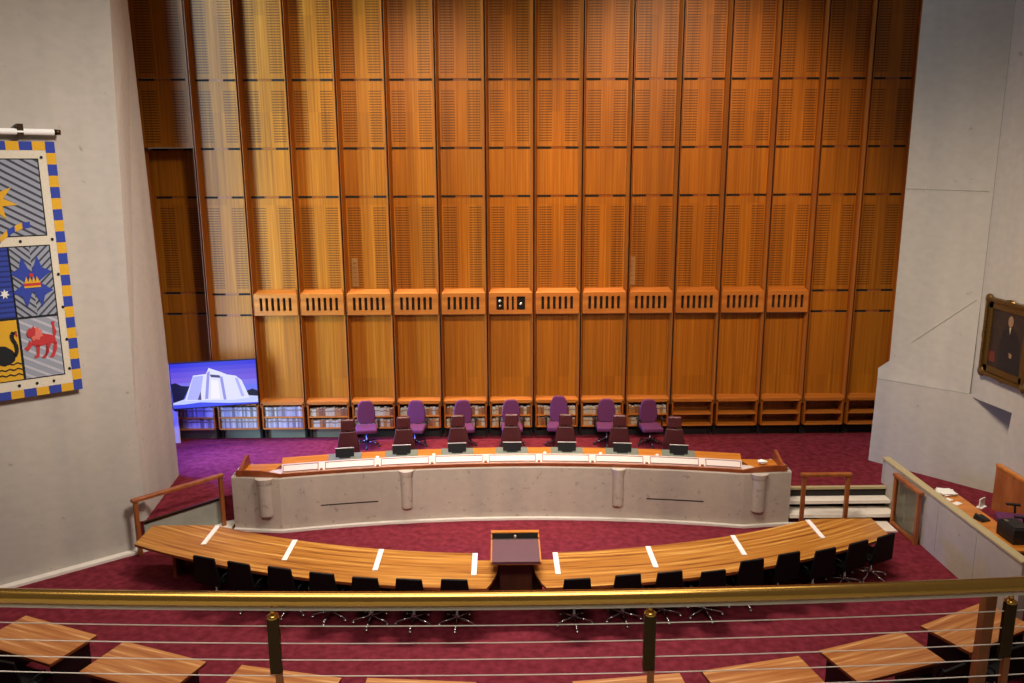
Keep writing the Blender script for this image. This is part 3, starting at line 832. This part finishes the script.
m.box((0, 0.411, 1.075), (0.82, 0.008, 0.13), 'dark_riser')
lpart(m, 'pen_tray')
m = MB(); m.lathe([(0.03, 0), (0.035, 0.02), (0.02, 0.05), (0.03, 0.08), (0.02, 0.1)], (0, 0.31, 1.05), 'steel', 10); lpart(m, 'microphone', smooth=True)
m = MB(); m.box((0, 0.2, 0.36), (0.96, 0.03, 0.68), 'shaded_wood'); lpart(m, 'front_panel')
m = MB(); m.box((0, 0.05, 0.012), (0.7, 0.5, 0.024), 'shaded_wood'); lpart(m, 'base')

# ------------------------------------------------------------------ low rails beside the bench
def rail_frame(name, a, b_, lab, glass=False, top=1.2, bot=0.0, low=False, th=0.08):
    A_, B_ = Vector(a), Vector(b_); d = (B_-A_).normalized(); L = (B_-A_).length; rz = math.atan2(d.y, d.x)
    r = empty(name, (a[0], a[1], bot), rz); tag(r, lab, 'rail')
    for xx in (th/2, L-th/2):
        m = MB(); m.box((xx, 0, (top-0.07)/2), (th, th, top-0.07), 'post_wood'); m.build('post', r, bevel=0.008)
    m = MB(); m.box((L/2, 0, top-0.035), (L+0.06, th+0.04, 0.07), 'post_wood'); m.build('top_rail', r, bevel=0.012)
    if low:
        m = MB(); m.box((L/2, 0, 0.06), (L-2*th, th*0.7, 0.08), 'post_wood'); m.build('bottom_rail', r)
    if glass:
        m = MB(); m.box((L/2, 0, 0.58), (L-2*th, 0.012, 0.96), 'glass'); m.build('glass_panel', r)
    return r
rail_frame('guard_rail', (-7.27, 15.24, 0), (-5.98, 16.60, 0), 'timber guard rail between the left concrete wall and the bench')
rail_frame('guard_rail', (6.24, 16.02, 0), (7.24, 16.02, 0), 'open timber rail frame in front of the white steps', top=1.28, bot=0.025)
rail_frame('guard_rail', (8.38, 16.38, 0), (8.38, 15.32, 0), 'timber framed glass guard panel beside the low right wall', glass=True, low=True, top=1.15)

# ------------------------------------------------------------------ right enclosure
par = empty('partition', (8.56, 14.6, 0)); tag(par, 'low pale concrete partition running back along the right side', 'partition')
y0, y1 = 12.25, 17.25
ys = [y0, 13.55, 14.85, 16.1, y1]
for a, c in zip(ys[:-1], ys[1:]):
    m = MB(); m.box((0, (a+c)/2-14.6, 0.58), (0.12, c-a-0.012, 1.16), 'conc_right'); m.build('concrete_panel', par)
m = MB(); m.box((0, (y0+y1)/2-14.6, 1.18), (0.16, y1-y0, 0.05), 'cap'); m.build('capping', par, bevel=0.008)
desk = empty('side_desk', (8.88, 14.2, DAIS)); tag(desk, 'narrow timber desk behind the low right partition', 'desk')
m = MB(); m.box((0, 0, 0.48), (0.5, 2.7, 0.04), 'bench_wood'); m.build('desktop', desk, bevel=0.006)
for yy in (-1.3, 0, 1.3):
    m = MB(); m.box((0.05, yy, 0.23), (0.4, 0.04, 0.46), 'red_wood'); m.build('support_panel', desk)
ztop = DAIS+0.5
m = MB()
rnd = random.Random(5)
for q in range(5): m.box((rnd.uniform(-.02, .02), rnd.uniform(-.03, .03), 0.006+0.012*q), (0.3, 0.3, 0.01), 'paper', rz=rnd.uniform(-.5, .5))
o = m.build('paper_stack'); o.location = (8.9, 15.36, ztop); tag(o, 'stack of loose white papers at the far end of the side desk', 'papers')
for q, (x, y, lab) in enumerate(((8.78, 15.05, 'white card on the side desk, nearer the paper stack'), (8.86, 14.86, 'white card on the side desk, nearer the telephone'))):
    m = MB(); m.box((0, 0, 0.005), (0.16, 0.12, 0.01), 'paper', rz=0.5); m.box((0, 0, 0.013), (0.1, 0.07, 0.006), 'paper', rz=0.4)
    o = m.build('card'); o.location = (x, y, ztop); tag(o, lab, 'card', 'cards on the side desk')
ph = empty('telephone', (8.9, 14.1, ztop), 0.3); tag(ph, 'black telephone on the side desk', 'telephone')
m = MB(); m.extrude([(-0.1, -0.1, 0), (-0.1, -0.1, 0.03), (-0.1, 0.1, 0.07), (-0.1, 0.1, 0)], Vector((0.2, 0, 0)), 'black_plastic'); m.build('body', ph, bevel=0.006)
m = MB(); m.box((-0.06, 0, 0.075), (0.05, 0.2, 0.035), 'black_plastic', mat=Matrix.Rotation(RAD(11), 3, 'X')); m.build('handset', ph, bevel=0.01)
# dark console and chair at the near end
con = empty('console', (9.0, 13.3, ztop)); tag(con, 'black equipment console at the near end of the side desk', 'console')
m = MB(); m.box((0, 0, 0.14), (0.34, 0.5, 0.28), 'black_plastic'); m.build('casing', con, bevel=0.015)
m = MB(); m.box((0, 0, 0.29), (0.28, 0.42, 0.02), 'dark_riser'); m.build('lid', con)
m = MB(); m.box((-0.1, 0.1, 0.305), (0.05, 0.07, 0.012), 'steel'); m.build('knob', con)
r = copy_tree(oc); r.location = (9.55, 14.1, DAIS); r.rotation_euler = (0, 0, -1.9)
r.scale = (1, 1, 1)
tag(r, 'dark purple office chair at the side desk behind the right partition', 'chair')
m = MB(); m.box((0, 0, 0.47), (0.06, 1.5, 0.94), 'post_wood'); m.box((-0.005, 0, 0.96), (0.09, 1.5, 0.05), 'bench_wood')
o = m.build('timber_screen'); o.location = (10.14, 15.0, DAIS); tag(o, 'plain orange timber screen against the right concrete wall', 'screen')
m = MB(); m.box((0, 0, 0.1), (0.22, 0.02, 0.2), 'paper', rz=0.6); m.box((0, 0, 0.01), (0.22, 0.12, 0.02), 'paper', rz=0.6)
o = m.build('white_board'); o.location = (9.95, 15.82, DAIS); tag(o, 'small white board standing on the carpet by the timber screen', 'board')

# ------------------------------------------------------------------ portrait
por = empty('portrait', (XQ-0.02, 15.95, 4.08)); tag(por, 'gilt framed dark portrait of a standing person on the right concrete wall', 'picture')
W2, H2 = 0.73, 0.79
m = MB(); m.box((-0.03, 0, 0), (0.02, 2*W2-0.2, 2*H2-0.2), 'black')
m.build('canvas', por)
M['gilt'] = plain('gilt', (112, 84, 40), 0.38, 0.75, 0.35, 30)
m = MB()
for s in (-1, 1):
    for prof in ((0.08, 0.13, 0.07), (0.0, 0.07, 0.11)):
        o_, wd, dp = prof
        m.box((-dp/2, s*(W2-o_-wd/2+0.02), 0), (dp, wd, 2*H2-0.02), 'gilt'); m.box((-dp/2, 0, s*(H2-o_-wd/2+0.02)), (dp, 2*W2-0.02, wd), 'gilt')
    for t in (-1, 1): m.ball((-0.06, s*(W2-0.02), t*(H2-0.02)), 0.11, 'gilt', 8, (0.6, 1, 1))
    m.ball((-0.06, s*(W2+0.02), 0), 0.09, 'gilt', 8, (0.6, 0.7, 1.4)); m.ball((-0.06, 0, s*(H2+0.01)), 0.09, 'gilt', 8, (0.6, 1.6, 0.6))
m.build('frame', por, smooth=False)
M['skin_paint'] = plain('paint_skin', (132, 98, 70), 0.5); M['dark_paint'] = plain('paint_dark_coat', (22, 15, 13), 0.5); M['ground_paint'] = plain('paint_brown', (40, 26, 17), 0.5, 0, 0.3, 6); M['red_paint'] = plain('paint_red', (92, 36, 22), 0.5)
m = MB()
F = lambda pts, mt, d: m.face([(-0.042-d, y, z) for y, z in pts], mt)
F([(0.6, -0.66), (-0.6, -0.66), (-0.6, 0.66), (0.6, 0.66)], 'ground_paint', 0)
F([(0.22, -0.66), (-0.5, -0.66), (-0.42, 0.0), (-0.30, 0.22), (-0.14, 0.30), (0.0, 0.30), (0.16, 0.2), (0.24, -0.1)], 'dark_paint', .001)
F([(-0.06+0.085*cos(a*pi/6), 0.42+0.115*sin(a*pi/6)) for a in range(12)], 'skin_paint', .002)
F([(-0.03, 0.3), (-0.09, 0.3), (-0.07, 0.16)], 'cap', .002)
F([(-0.2, -0.22), (-0.1, -0.2), (-0.12, -0.3), (-0.2, -0.3)], 'skin_paint', .002)
F([(0.56, -0.5), (0.32, -0.5), (0.36, -0.28), (0.56, -0.3)], 'red_paint', .002)
m.build('painting', por, fix=False)

# ------------------------------------------------------------------ banner on the left wall
ban = empty('banner', LW(1.9, 3.5, 0.1)); ban.rotation_euler = (0, 0, math.atan2(-WLd.y, -WLd.x))
tag(ban, 'large woven banner of heraldic panels hanging on the left concrete wall', 'banner')
# local x runs along the wall toward the court (x=0 at 1.9 m from the corner), z up from 3.5
bl = {}
def cloth(c):
    k = 'cloth_%d_%d_%d' % c
    if k not in M: M[k] = plain('woven_'+k, c, 0.9, 0, 0.1, 60)
    return k
CREAM, BLUE, GOLD, GREY, DGREY, RED, BLK = (206, 196, 176), (44, 62, 150), (208, 158, 34), (142, 146, 158), (62, 64, 76), (178, 48, 50), (18, 20, 24)
LEFTS = 3.85; RIGHTS = 0.89
bx = lambda s: 1.9-s
def bz(z): return z-3.5
def band(mb, pts, c, layer): mb.face([(bx(s), -0.012-0.003*layer, bz(z)) for s, z in pts], cloth(c))
def rect(mb, s0, s1, z0, z1, c, l): band(mb, [(s0, z0), (s1, z0), (s1, z1), (s0, z1)], c, l)
def clip_rect(poly, s0, s1, z0, z1):
    def cl(ps, ins, inter):
        out = []
        for i, p in enumerate(ps):
            q = ps[(i+1) % len(ps)]
            if ins(p): out.append(p)
            if ins(p) != ins(q): out.append(inter(p, q))
        return out
    for ax, v, sg in ((0, s0, 1), (0, s1, -1), (1, z0, 1), (1, z1, -1)):
        if not poly: return poly
        ins = lambda p: (p[ax]-v)*sg >= 0
        def inter(p, q):
            t = (v-p[ax])/(q[ax]-p[ax]); return (p[0]+(q[0]-p[0])*t, p[1]+(q[1]-p[1])*t)
        poly = cl(poly, ins, inter)
    return poly
mb = MB()
mb.box(((bx(LEFTS)+bx(RIGHTS))/2, -0.004, bz(5.78)), (LEFTS-RIGHTS, 0.016, 4.50), cloth(CREAM))
mb.build('cloth', ban, fix=False)
bd = MB(); zt, zb_ = 8.03, 3.53; nsq = 23; hh = (zt-zb_)/nsq
for i in range(nsq): rect(bd, RIGHTS, RIGHTS+0.15, zb_+i*hh, zb_+(i+1)*hh, BLUE if i % 2 == 0 else GOLD, 1)
ns = 14; ww = (LEFTS-RIGHTS-0.15)/ns
for z0 in (zb_, zt-0.15):
    for i in range(ns): rect(bd, RIGHTS+0.15+i*ww, RIGHTS+0.15+(i+1)*ww, z0, z0+0.15, GOLD if i % 2 == 0 else BLUE, 1)
for i in range(nsq): rect(bd, LEFTS-0.15, LEFTS, zb_+i*hh, zb_+(i+1)*hh, BLUE if i % 2 == 0 else GOLD, 1.5)
bd.build('chequered_border', ban, fix=False)
def panel(s0, s1, z0, z1, base):
    """s0 right edge, s1 left edge"""
    p = MB(); rect(p, s0-0.02, s1+0.02, z0-0.02, z1+0.02, BLK, 1); rect(p, s0, s1, z0, z1, base, 2); return p
def stripes(p, s0, s1, z0, z1, c, slope, gap, th):
    # slanting lines: z rises by slope per metre of s
    n = int(((z1-z0)+abs(slope)*(s1-s0))/gap)+2
    for i in range(-n, n+1):
        za = z0+i*gap
        poly = [(s0, za), (s1, za+slope*(s1-s0)), (s1, za+slope*(s1-s0)+th), (s0, za+th)]
        poly = clip_rect(poly, s0, s1, z0, z1)
        if len(poly) > 2: band(p, poly, c, 3)
# upper panel, grey with slanting stripes and gold ornament
p = panel(1.19, 3.55, 6.42, 7.72, GREY); stripes(p, 1.19, 3.55, 6.42, 7.72, DGREY, 0.62, 0.125, 0.045)
star = []
for k in range(14):
    a = pi/2+2*pi*k/14; r_ = 0.36 if k % 2 == 0 else 0.15
    star.append((1.92+r_*cos(a), 7.03+r_*sin(a)))
band(p, star, GOLD, 5)
for i in range(6): band(p, [(1.42+i*0.12, 6.66-0.015*i*i), (1.54+i*0.12, 6.655-0.015*(i+1)**2), (1.54+i*0.12, 6.55-0.015*(i+1)**2), (1.42+i*0.12, 6.555-0.015*i*i)], GOLD if i % 2 else BLUE, 5)
p.build('upper_panel', ban, fix=False)
# blue cross panel with a crown
p = panel(1.17, 1.79, 4.99, 6.22, GREY)
stripes(p, 1.17, 1.48, 4.99, 6.22, DGREY, -1.0, 0.125, 0.045); stripes(p, 1.48, 1.79, 4.99, 6.22, DGREY, 1.0, 0.125, 0.045)
for k in range(4):
    a = pi/4+k*pi/2
    c_, s_ = cos(a), sin(a)
    loc = [(0.0, 0.07), (0.42, 0.19), (0.34, 0.0), (0.42, -0.19), (0.0, -0.07)]
    band(p, [(1.5+(u*c_-w_*s_)*0.74, 5.6+(u*s_+w_*c_)*1.05) for u, w_ in loc], BLUE, 5)
band(p, [(1.5+0.09*cos(a*pi/8), 5.6+0.12*sin(a*pi/8)) for a in range(16)], BLUE, 5)
band(p, [(1.62, 5.52), (1.38, 5.52), (1.36, 5.58), (1.64, 5.58)], RED, 6)
for u in (-0.09, -0.03, 0.03, 0.09): band(p, [(1.5+u+0.035, 5.58), (1.5+u-0.035, 5.58), (1.5+u*0.9, 5.70)], GOLD, 6)
band(p, [(1.5+0.035*cos(a*pi/4), 5.72+0.035*sin(a*pi/4)) for a in range(8)], RED, 7)
band(p, [(1.63, 5.5), (1.37, 5.5), (1.37, 5.53), (1.63, 5.53)], GOLD, 7)
p.build('cross_panel', ban, fix=False)
# grey panel with a red lion walking to the left
p = panel(1.17, 1.78, 3.87, 4.95, GREY); stripes(p, 1.17, 1.78, 3.87, 4.95, (176, 176, 186), 0.62, 0.16, 0.05)
def lion(pts): band(p, pts, RED, 5)
lion([(1.62, 4.62), (1.56, 4.70), (1.44, 4.66), (1.30, 4.62), (1.24, 4.56), (1.24, 4.44), (1.32, 4.46), (1.46, 4.44), (1.56, 4.42), (1.62, 4.48)])
band(p, [(1.55+(0.125 if a % 2 else 0.095)*cos(a*pi/8), 4.67+(0.135 if a % 2 else 0.1)*sin(a*pi/8)) for a in range(16)], (206, 106, 92), 6)
band(p, [(1.69, 4.70), (1.64, 4.78), (1.60, 4.76), (1.57, 4.82), (1.54, 4.74), (1.56, 4.64), (1.63, 4.60), (1.68, 4.63)], RED, 7)
lion([(1.56, 4.46), (1.50, 4.46), (1.53, 4.24), (1.60, 4.22), (1.61, 4.26), (1.57, 4.28)])
lion([(1.66, 4.56), (1.60, 4.48), (1.70, 4.36), (1.76, 4.42), (1.70, 4.46)])
lion([(1.28, 4.46), (1.22, 4.50), (1.24, 4.34), (1.30, 4.20), (1.38, 4.20), (1.32, 4.28)])
lion([(1.40, 4.46), (1.32, 4.46), (1.42, 4.30), (1.50, 4.22), (1.44, 4.20), (1.36, 4.32)])
lion([(1.25, 4.56), (1.21, 4.66), (1.24, 4.80), (1.22, 4.86), (1.28, 4.86), (1.27, 4.70), (1.28, 4.60)])
p.build('lion_panel', ban, fix=False)
# blue panel with pale stars
p = panel(1.82, 2.6, 4.99, 6.22, BLUE); stripes(p, 1.82, 2.6, 4.99, 6.22, (30, 42, 110), 0.0, 0.09, 0.03)
for (cs, cz, r0_) in ((1.94, 5.42, 0.075), (2.3, 5.9, 0.07), (2.3, 5.2, 0.07)):
    band(p, [(cs+(r0_ if k % 2 == 0 else r0_*0.5)*cos(pi/2+k*pi/7), cz+(r0_ if k % 2 == 0 else r0_*0.5)*1.2*sin(pi/2+k*pi/7)) for k in range(14)], (222, 220, 214), 5)
p.build('star_panel', ban, fix=False)
# gold panel with a black swan
p = panel(1.82, 2.6, 3.87, 4.95, GOLD)
for i in range(3):
    z0 = 4.0+0.1*i-0.06
    zz = [(1.82+0.065*k, z0+(0.03 if k % 2 else 0.0)) for k in range(13)]
    for (a, b_) in zip(zz[:-1], zz[1:]): band(p, [a, b_, (b_[0], b_[1]+0.025), (a[0], a[1]+0.025)], BLK, 4)
body = [(2.28, 4.40), (2.18, 4.52), (2.04, 4.50), (1.94, 4.42), (1.89, 4.32), (1.92, 4.22), (2.02, 4.16), (2.16, 4.18), (2.26, 4.26)]
band(p, body, BLK, 5)
neck = [(1.91, 4.30), (1.865, 4.40), (1.875, 4.52), (1.92, 4.62), (1.915, 4.70), (1.88, 4.735), (1.85, 4.71)]
for a, b_ in zip(neck[:-1], neck[1:]):
    dx_, dz_ = b_[0]-a[0], b_[1]-a[1]; L_ = math.hypot(dx_, dz_); nx, nz = -dz_/L_*0.032, dx_/L_*0.032
    band(p, [(a[0]+nx, a[1]+nz), (b_[0]+nx, b_[1]+nz), (b_[0]-nx, b_[1]-nz), (a[0]-nx, a[1]-nz)], BLK, 5)
band(p, [(1.855, 4.74), (1.825, 4.68), (1.84, 4.64), (1.87, 4.70)], RED, 6)
p.build('swan_panel', ban, fix=False)
p = panel(2.66, 3.55, 4.99, 6.22, GREY); stripes(p, 2.66, 3.55, 4.99, 6.22, DGREY, 0.62, 0.125, 0.045); p.build('striped_panel', ban, fix=False)
p = panel(2.66, 3.55, 3.87, 4.95, BLUE); stripes(p, 2.66, 3.55, 3.87, 4.95, (30, 42, 110), 0.0, 0.09, 0.03); p.build('blue_panel', ban, fix=False)
m = MB()                                             # dark eyelets down the cream margin
for (s, z) in [(1.10, 6.33), (1.07, 5.7), (1.06, 5.1), (1.06, 4.5), (1.07, 3.95), (1.35, 3.76), (1.62, 3.76), (1.6, 6.32), (1.12, 7.76), (1.9, 3.76)]:
    band(m, [(s+0.025*cos(a*pi/4), z+0.03*sin(a*pi/4)) for a in range(8)], BLK, 3)
m.build('eyelets', ban, fix=False)
rod = empty('banner_rod', LW(0.8, 8.19, 0.14)); rod.rotation_euler = ban.rotation_euler
tag(rod, 'white horizontal rod with dark end above the woven banner', 'rod')
m = MB(); m.tube([(-3.1, 0, 0), (-0.08, 0, 0)], 0.055, 'white_plastic', 10); m.build('bar', rod, smooth=True)
m = MB(); m.tube([(-0.08, 0, 0), (0.02, 0, 0)], 0.05, 'dark_brass', 10); m.build('finial', rod, smooth=True)
m = MB(); m.box((-0.6, 0.03, 0.03), (0.1, 0.16, 0.2), 'dark_brass'); m.build('bracket', rod)

# ------------------------------------------------------------------ front desks and their chairs
def front_desk():
    r = empty('desk')
    m = MB(); w, d = 1.5, 0.8; z = 0.72
    m.face([(-w/2, -d, z), (w/2, -d, z), (w/2, 0, z), (-w/2, 0, z)], 'desk', [(0, 0), (w, 0), (w, d), (0, d)])
    m.box((0, -d/2, z-0.0225), (w, d, 0.044), 'red_wood'); m.build('desktop', r, fix=False)
    for s in (-1, 1):
        m = MB(); m.box((s*(w/2-0.1), -d/2, 0.34), (0.04, d-0.16, 0.675), 'black_plastic'); m.build('leg_panel', r)
    m = MB(); m.box((0, -0.12, 0.42), (w-0.24, 0.02, 0.5), 'black_plastic'); m.build('modesty_panel', r)
    return r
DK = [((-7.47, 11.78), (-6.09, 11.2), 'striped timber desk at the far left of the front row'),
      ((-5.6, 11.03), (-4.21, 10.48), 'striped timber desk second from the left of the front row'),
      ((-3.70, 10.40), (-2.20, 10.06), 'striped timber desk third from the left of the front row'),
      ((-1.87, 10.06), (-0.37, 9.93), 'striped timber desk left of the empty middle of the front row'),
      ((0.92, 9.92), (2.43, 10.08), 'striped timber desk right of the empty middle of the front row'),
      ((2.72, 10.12), (4.21, 10.45), 'striped timber desk third from the right of the front row'),
      ((4.53, 10.57), (5.97, 11.05), 'striped timber desk second from the right of the front row'),
      ((6.31, 11.18), (7.68, 11.86), 'striped timber desk at the far right of the front row')]
fd = None
for k, (a, c, lab) in enumerate(DK):
    if fd is None: fd = front_desk(); r = fd
    else: r = copy_tree(fd)
    rz = math.atan2(c[1]-a[1], c[0]-a[0])
    r.location = ((a[0]+c[0])/2, (a[1]+c[1])/2, 0); r.rotation_euler = (0, 0, rz)
    tag(r, lab, 'desk', 'separate desks in the front row')
    if k in (0, 6, 7):
        for q, off in enumerate((-0.38, 0.38)):
            ch = copy_tree(cc); v = Matrix.Rotation(rz, 3, 'Z') @ Vector((off, -0.98, 0))
            ch.location = (r.location.x+v.x, r.location.y+v.y, 0); ch.rotation_euler = (0, 0, rz+(0.12 if q else -0.1))
            tag(ch, 'black chair on the %s behind the %s desk of the front row' % ('right' if q else 'left', {0: 'far left', 6: 'second from right', 7: 'far right'}[k]), 'chair', 'black chairs behind the front desks')

# ------------------------------------------------------------------ gallery balustrade
def railpt(x, z, extra=0.0):
    return (x, 3.62+0.0128*(x-0.05)**2+extra, z)
bal = empty('balustrade', (0, 3.6, 4.35)); tag(bal, 'brass gallery handrail on posts with thin steel cables in front of the court', 'railing')
def gpart(mb, name, parent=None, **k):
    o = mb.build(name, parent or bal, **k)
    if not parent: o.location = (0, -3.6, -4.35)
    return o
xs = [-6+0.25*i for i in range(49)]
m = MB(); m.tube([railpt(x, 5.5) for x in xs], 0.036, 'brass', 20); gpart(m, 'handrail', smooth=True)
m = MB(); m.tube([railpt(x, 5.453, -0.006) for x in xs], 0.011, 'cable', 8); gpart(m, 'underside_reflection', smooth=True)  # pale strip drawn in for the reflection along the rail's underside
for z in (5.355, 5.262, 5.172, 5.085, 4.995, 4.9):
    m = MB(); m.tube([railpt(x, z) for x in xs], 0.0028, 'cable', 6); gpart(m, 'cable', smooth=True)
for x in (-4.78, -2.95, -1.12, 0.715, 2.53, 4.36):
    y = railpt(x, 0)[1]
    m = MB(); m.box((x, y, 5.25), (0.058, 0.03, 0.3), 'dark_brass'); pst = gpart(m, 'post', bevel=0.004)
    m = MB(); m.lathe([(0.012, 0), (0.012, 0.06)], (x, y, 5.405), 'brass', 10); m.lathe([(0.02, 0), (0.03, 0.008), (0.03, 0.016), (0.018, 0.024)], (x, y, 5.395), 'brass', 10)
    gpart(m, 'neck', pst, smooth=True)
    m = MB(); m.box((x+0.012, y, 4.75), (0.03, 0.03, 0.72), 'post_wood'); gpart(m, 'timber_stem', pst)
    m = MB(); m.box((x, y, 4.37), (0.12, 0.12, 0.04), 'dark_brass'); gpart(m, 'foot_plate', pst)
m = MB(); m.box((2.45, 3.76, 4.91), (0.055, 0.05, 1.12), 'post_wood', mat=Matrix.Rotation(RAD(1.0), 3, 'Y')); o = m.build('newel_post'); tag(o, 'reddish timber newel post beside the rightmost balustrade post', 'post')
m = MB(); m.box((0, 1.4, 4.25), (13, 5.1, 0.2), 'conc_green')
struct(m.build('floor_gallery'))

# ------------------------------------------------------------------ camera
cam = bpy.data.cameras.new('camera'); co = bpy.data.objects.new('camera', cam); COL.objects.link(co)
cam.sensor_width = 36.0; cam.lens = 820*36.0/1024; cam.clip_start = 0.05; cam.clip_end = 200
th, yaw, roll = RAD(11.91), RAD(0.759), RAD(-0.2688)
fw = Vector((sin(yaw)*cos(th), cos(yaw)*cos(th), -sin(th))); rt = Vector((cos(yaw), -sin(yaw), 0)); up = rt.cross(fw)
r2 = rt*cos(roll)+up*sin(roll); u2 = -rt*sin(roll)+up*cos(roll)
mt = Matrix((r2, u2, -fw)).transposed().to_4x4(); mt.translation = Vector((0, 0, 7.53))
co.matrix_world = mt
SC.camera = co

# ------------------------------------------------------------------ light
def area(name, loc, target, size, power, col, spread=180, sy=None):
    l = bpy.data.lights.new(name, 'AREA'); l.energy = power; l.color = col; l.size = size
    if sy: l.shape = 'RECTANGLE'; l.size_y = sy
    l.spread = RAD(spread)
    o = bpy.data.objects.new(name, l); COL.objects.link(o); o.location = loc
    o.rotation_euler = (Vector(target)-Vector(loc)).to_track_quat('-Z', 'Y').to_euler(); return o
def spot(name, loc, target, power, col, angle, blend=0.5, rad=0.3):
    l = bpy.data.lights.new(name, 'SPOT'); l.energy = power; l.color = col; l.spot_size = RAD(angle); l.spot_blend = blend; l.shadow_soft_size = rad
    o = bpy.data.objects.new(name, l); COL.objects.link(o); o.location = loc
    o.rotation_euler = (Vector(target)-Vector(loc)).to_track_quat('-Z', 'Y').to_euler(); return o
WARM = (1.0, 0.78, 0.52); NEUT = (1.0, 0.90, 0.80); COOL = (0.46, 0.76, 1.0)
LIGHTS = {
 'wall_down_left': lambda p: area('wall_down_left', (-1.2, 19.75, 14.6), (-1.2, 19.95, 0), 8.5, p, WARM, 36, 0.3),
 'wall_down_right': lambda p: area('wall_down_right', (6.0, 18.6, 14.6), (6.0, 19.3, 0), 7.0, p, WARM, 46, 0.5),
 'wall_front': lambda p: spot('wall_front', (-2.5, 10.0, 14.5), (-1.6, 20.7, 6.3), p, (1.0, 0.75, 0.48), 45, 1.0, 0.5),
 'wall_front_right': lambda p: spot('wall_front_right', (4.5, 10.0, 14.5), (4.6, 20.7, 7.0), p, (1.0, 0.69, 0.40), 50, 1.0, 0.5),
 'bench_light': lambda p: area('bench_light', (0.2, 16.6, 15.5), (0.2, 16.2, 0), 8.0, p, NEUT, 36, 0.8),
 'well_light': lambda p: area('well_light', (0.2, 18.0, 14.5), (0.2, 11.4, 0), 10.0, p, NEUT, 56, 0.8),
 'front_light': lambda p: area('front_light', (0.0, 3.0, 11.5), (0.0, 17.0, 1.4), 7.0, p, NEUT, 38, 1.5),
 'pillar_light': lambda p: area('pillar_light', (2.0, 10.0, 14.0), (-8.0, 15.3, 4.6), 2.5, p, NEUT, 56, 2.5),
 'right_light': lambda p: area('right_light', (1.0, 10.0, 14.0), (10.0, 16.5, 2.5), 2.5, p, (1.0, 0.87, 0.70), 50, 2.5),
 'left_sheen_light': lambda p: area('left_sheen_light', (-8.2, 18.65, 7.2), (-8.2+0.906, 18.65+0.423, 7.2), 0.9, p, COOL, 92, 12.5),  # unseen cool light added behind the pillar for the sheen; no window there
 'side_daylight': lambda p: area('side_daylight', (-9.2, 19.2, 3.6), (-5.2, 19.4, 0.6), 1.0, p, (0.07, 0.10, 1.0), 80, 2.4),
 'gallery_overhead': lambda p: area('gallery_overhead', (-2.0, 1.2, 13.0), (-2.0, 1.6, 0.0), 9.0, p, (1.0, 0.93, 0.82), 64, 5.0),
 'gallery_light': lambda p: area('gallery_light', (0.0, 8.5, 15.5), (0.0, 9.0, 0.0), 11.0, p, NEUT, 100, 5.0),
}
POWER = {'wall_down_left': 230, 'wall_down_right': 20, 'wall_front': 6700, 'wall_front_right': 7800, 'bench_light': 90, 'well_light': 380, 'front_light': 145, 'pillar_light': 250, 'right_light': 205, 'left_sheen_light': 520, 'side_daylight': 350, 'gallery_light': 175, 'gallery_overhead': 190, 'world': 0.15}
for k_, f_ in LIGHTS.items():
    if POWER[k_] > 0: f_(POWER[k_])
w = bpy.data.worlds.new('world'); SC.world = w; w.use_nodes = True
w.node_tree.nodes['Background'].inputs[0].default_value = (0.80, 0.70, 0.58, 1); w.node_tree.nodes['Background'].inputs[1].default_value = POWER['world']
SC.view_settings.view_transform = 'Standard'; SC.view_settings.look = 'None'; SC.view_settings.exposure = 0.0; SC.view_settings.gamma = 1.0
SC.view_settings.use_curve_mapping = False
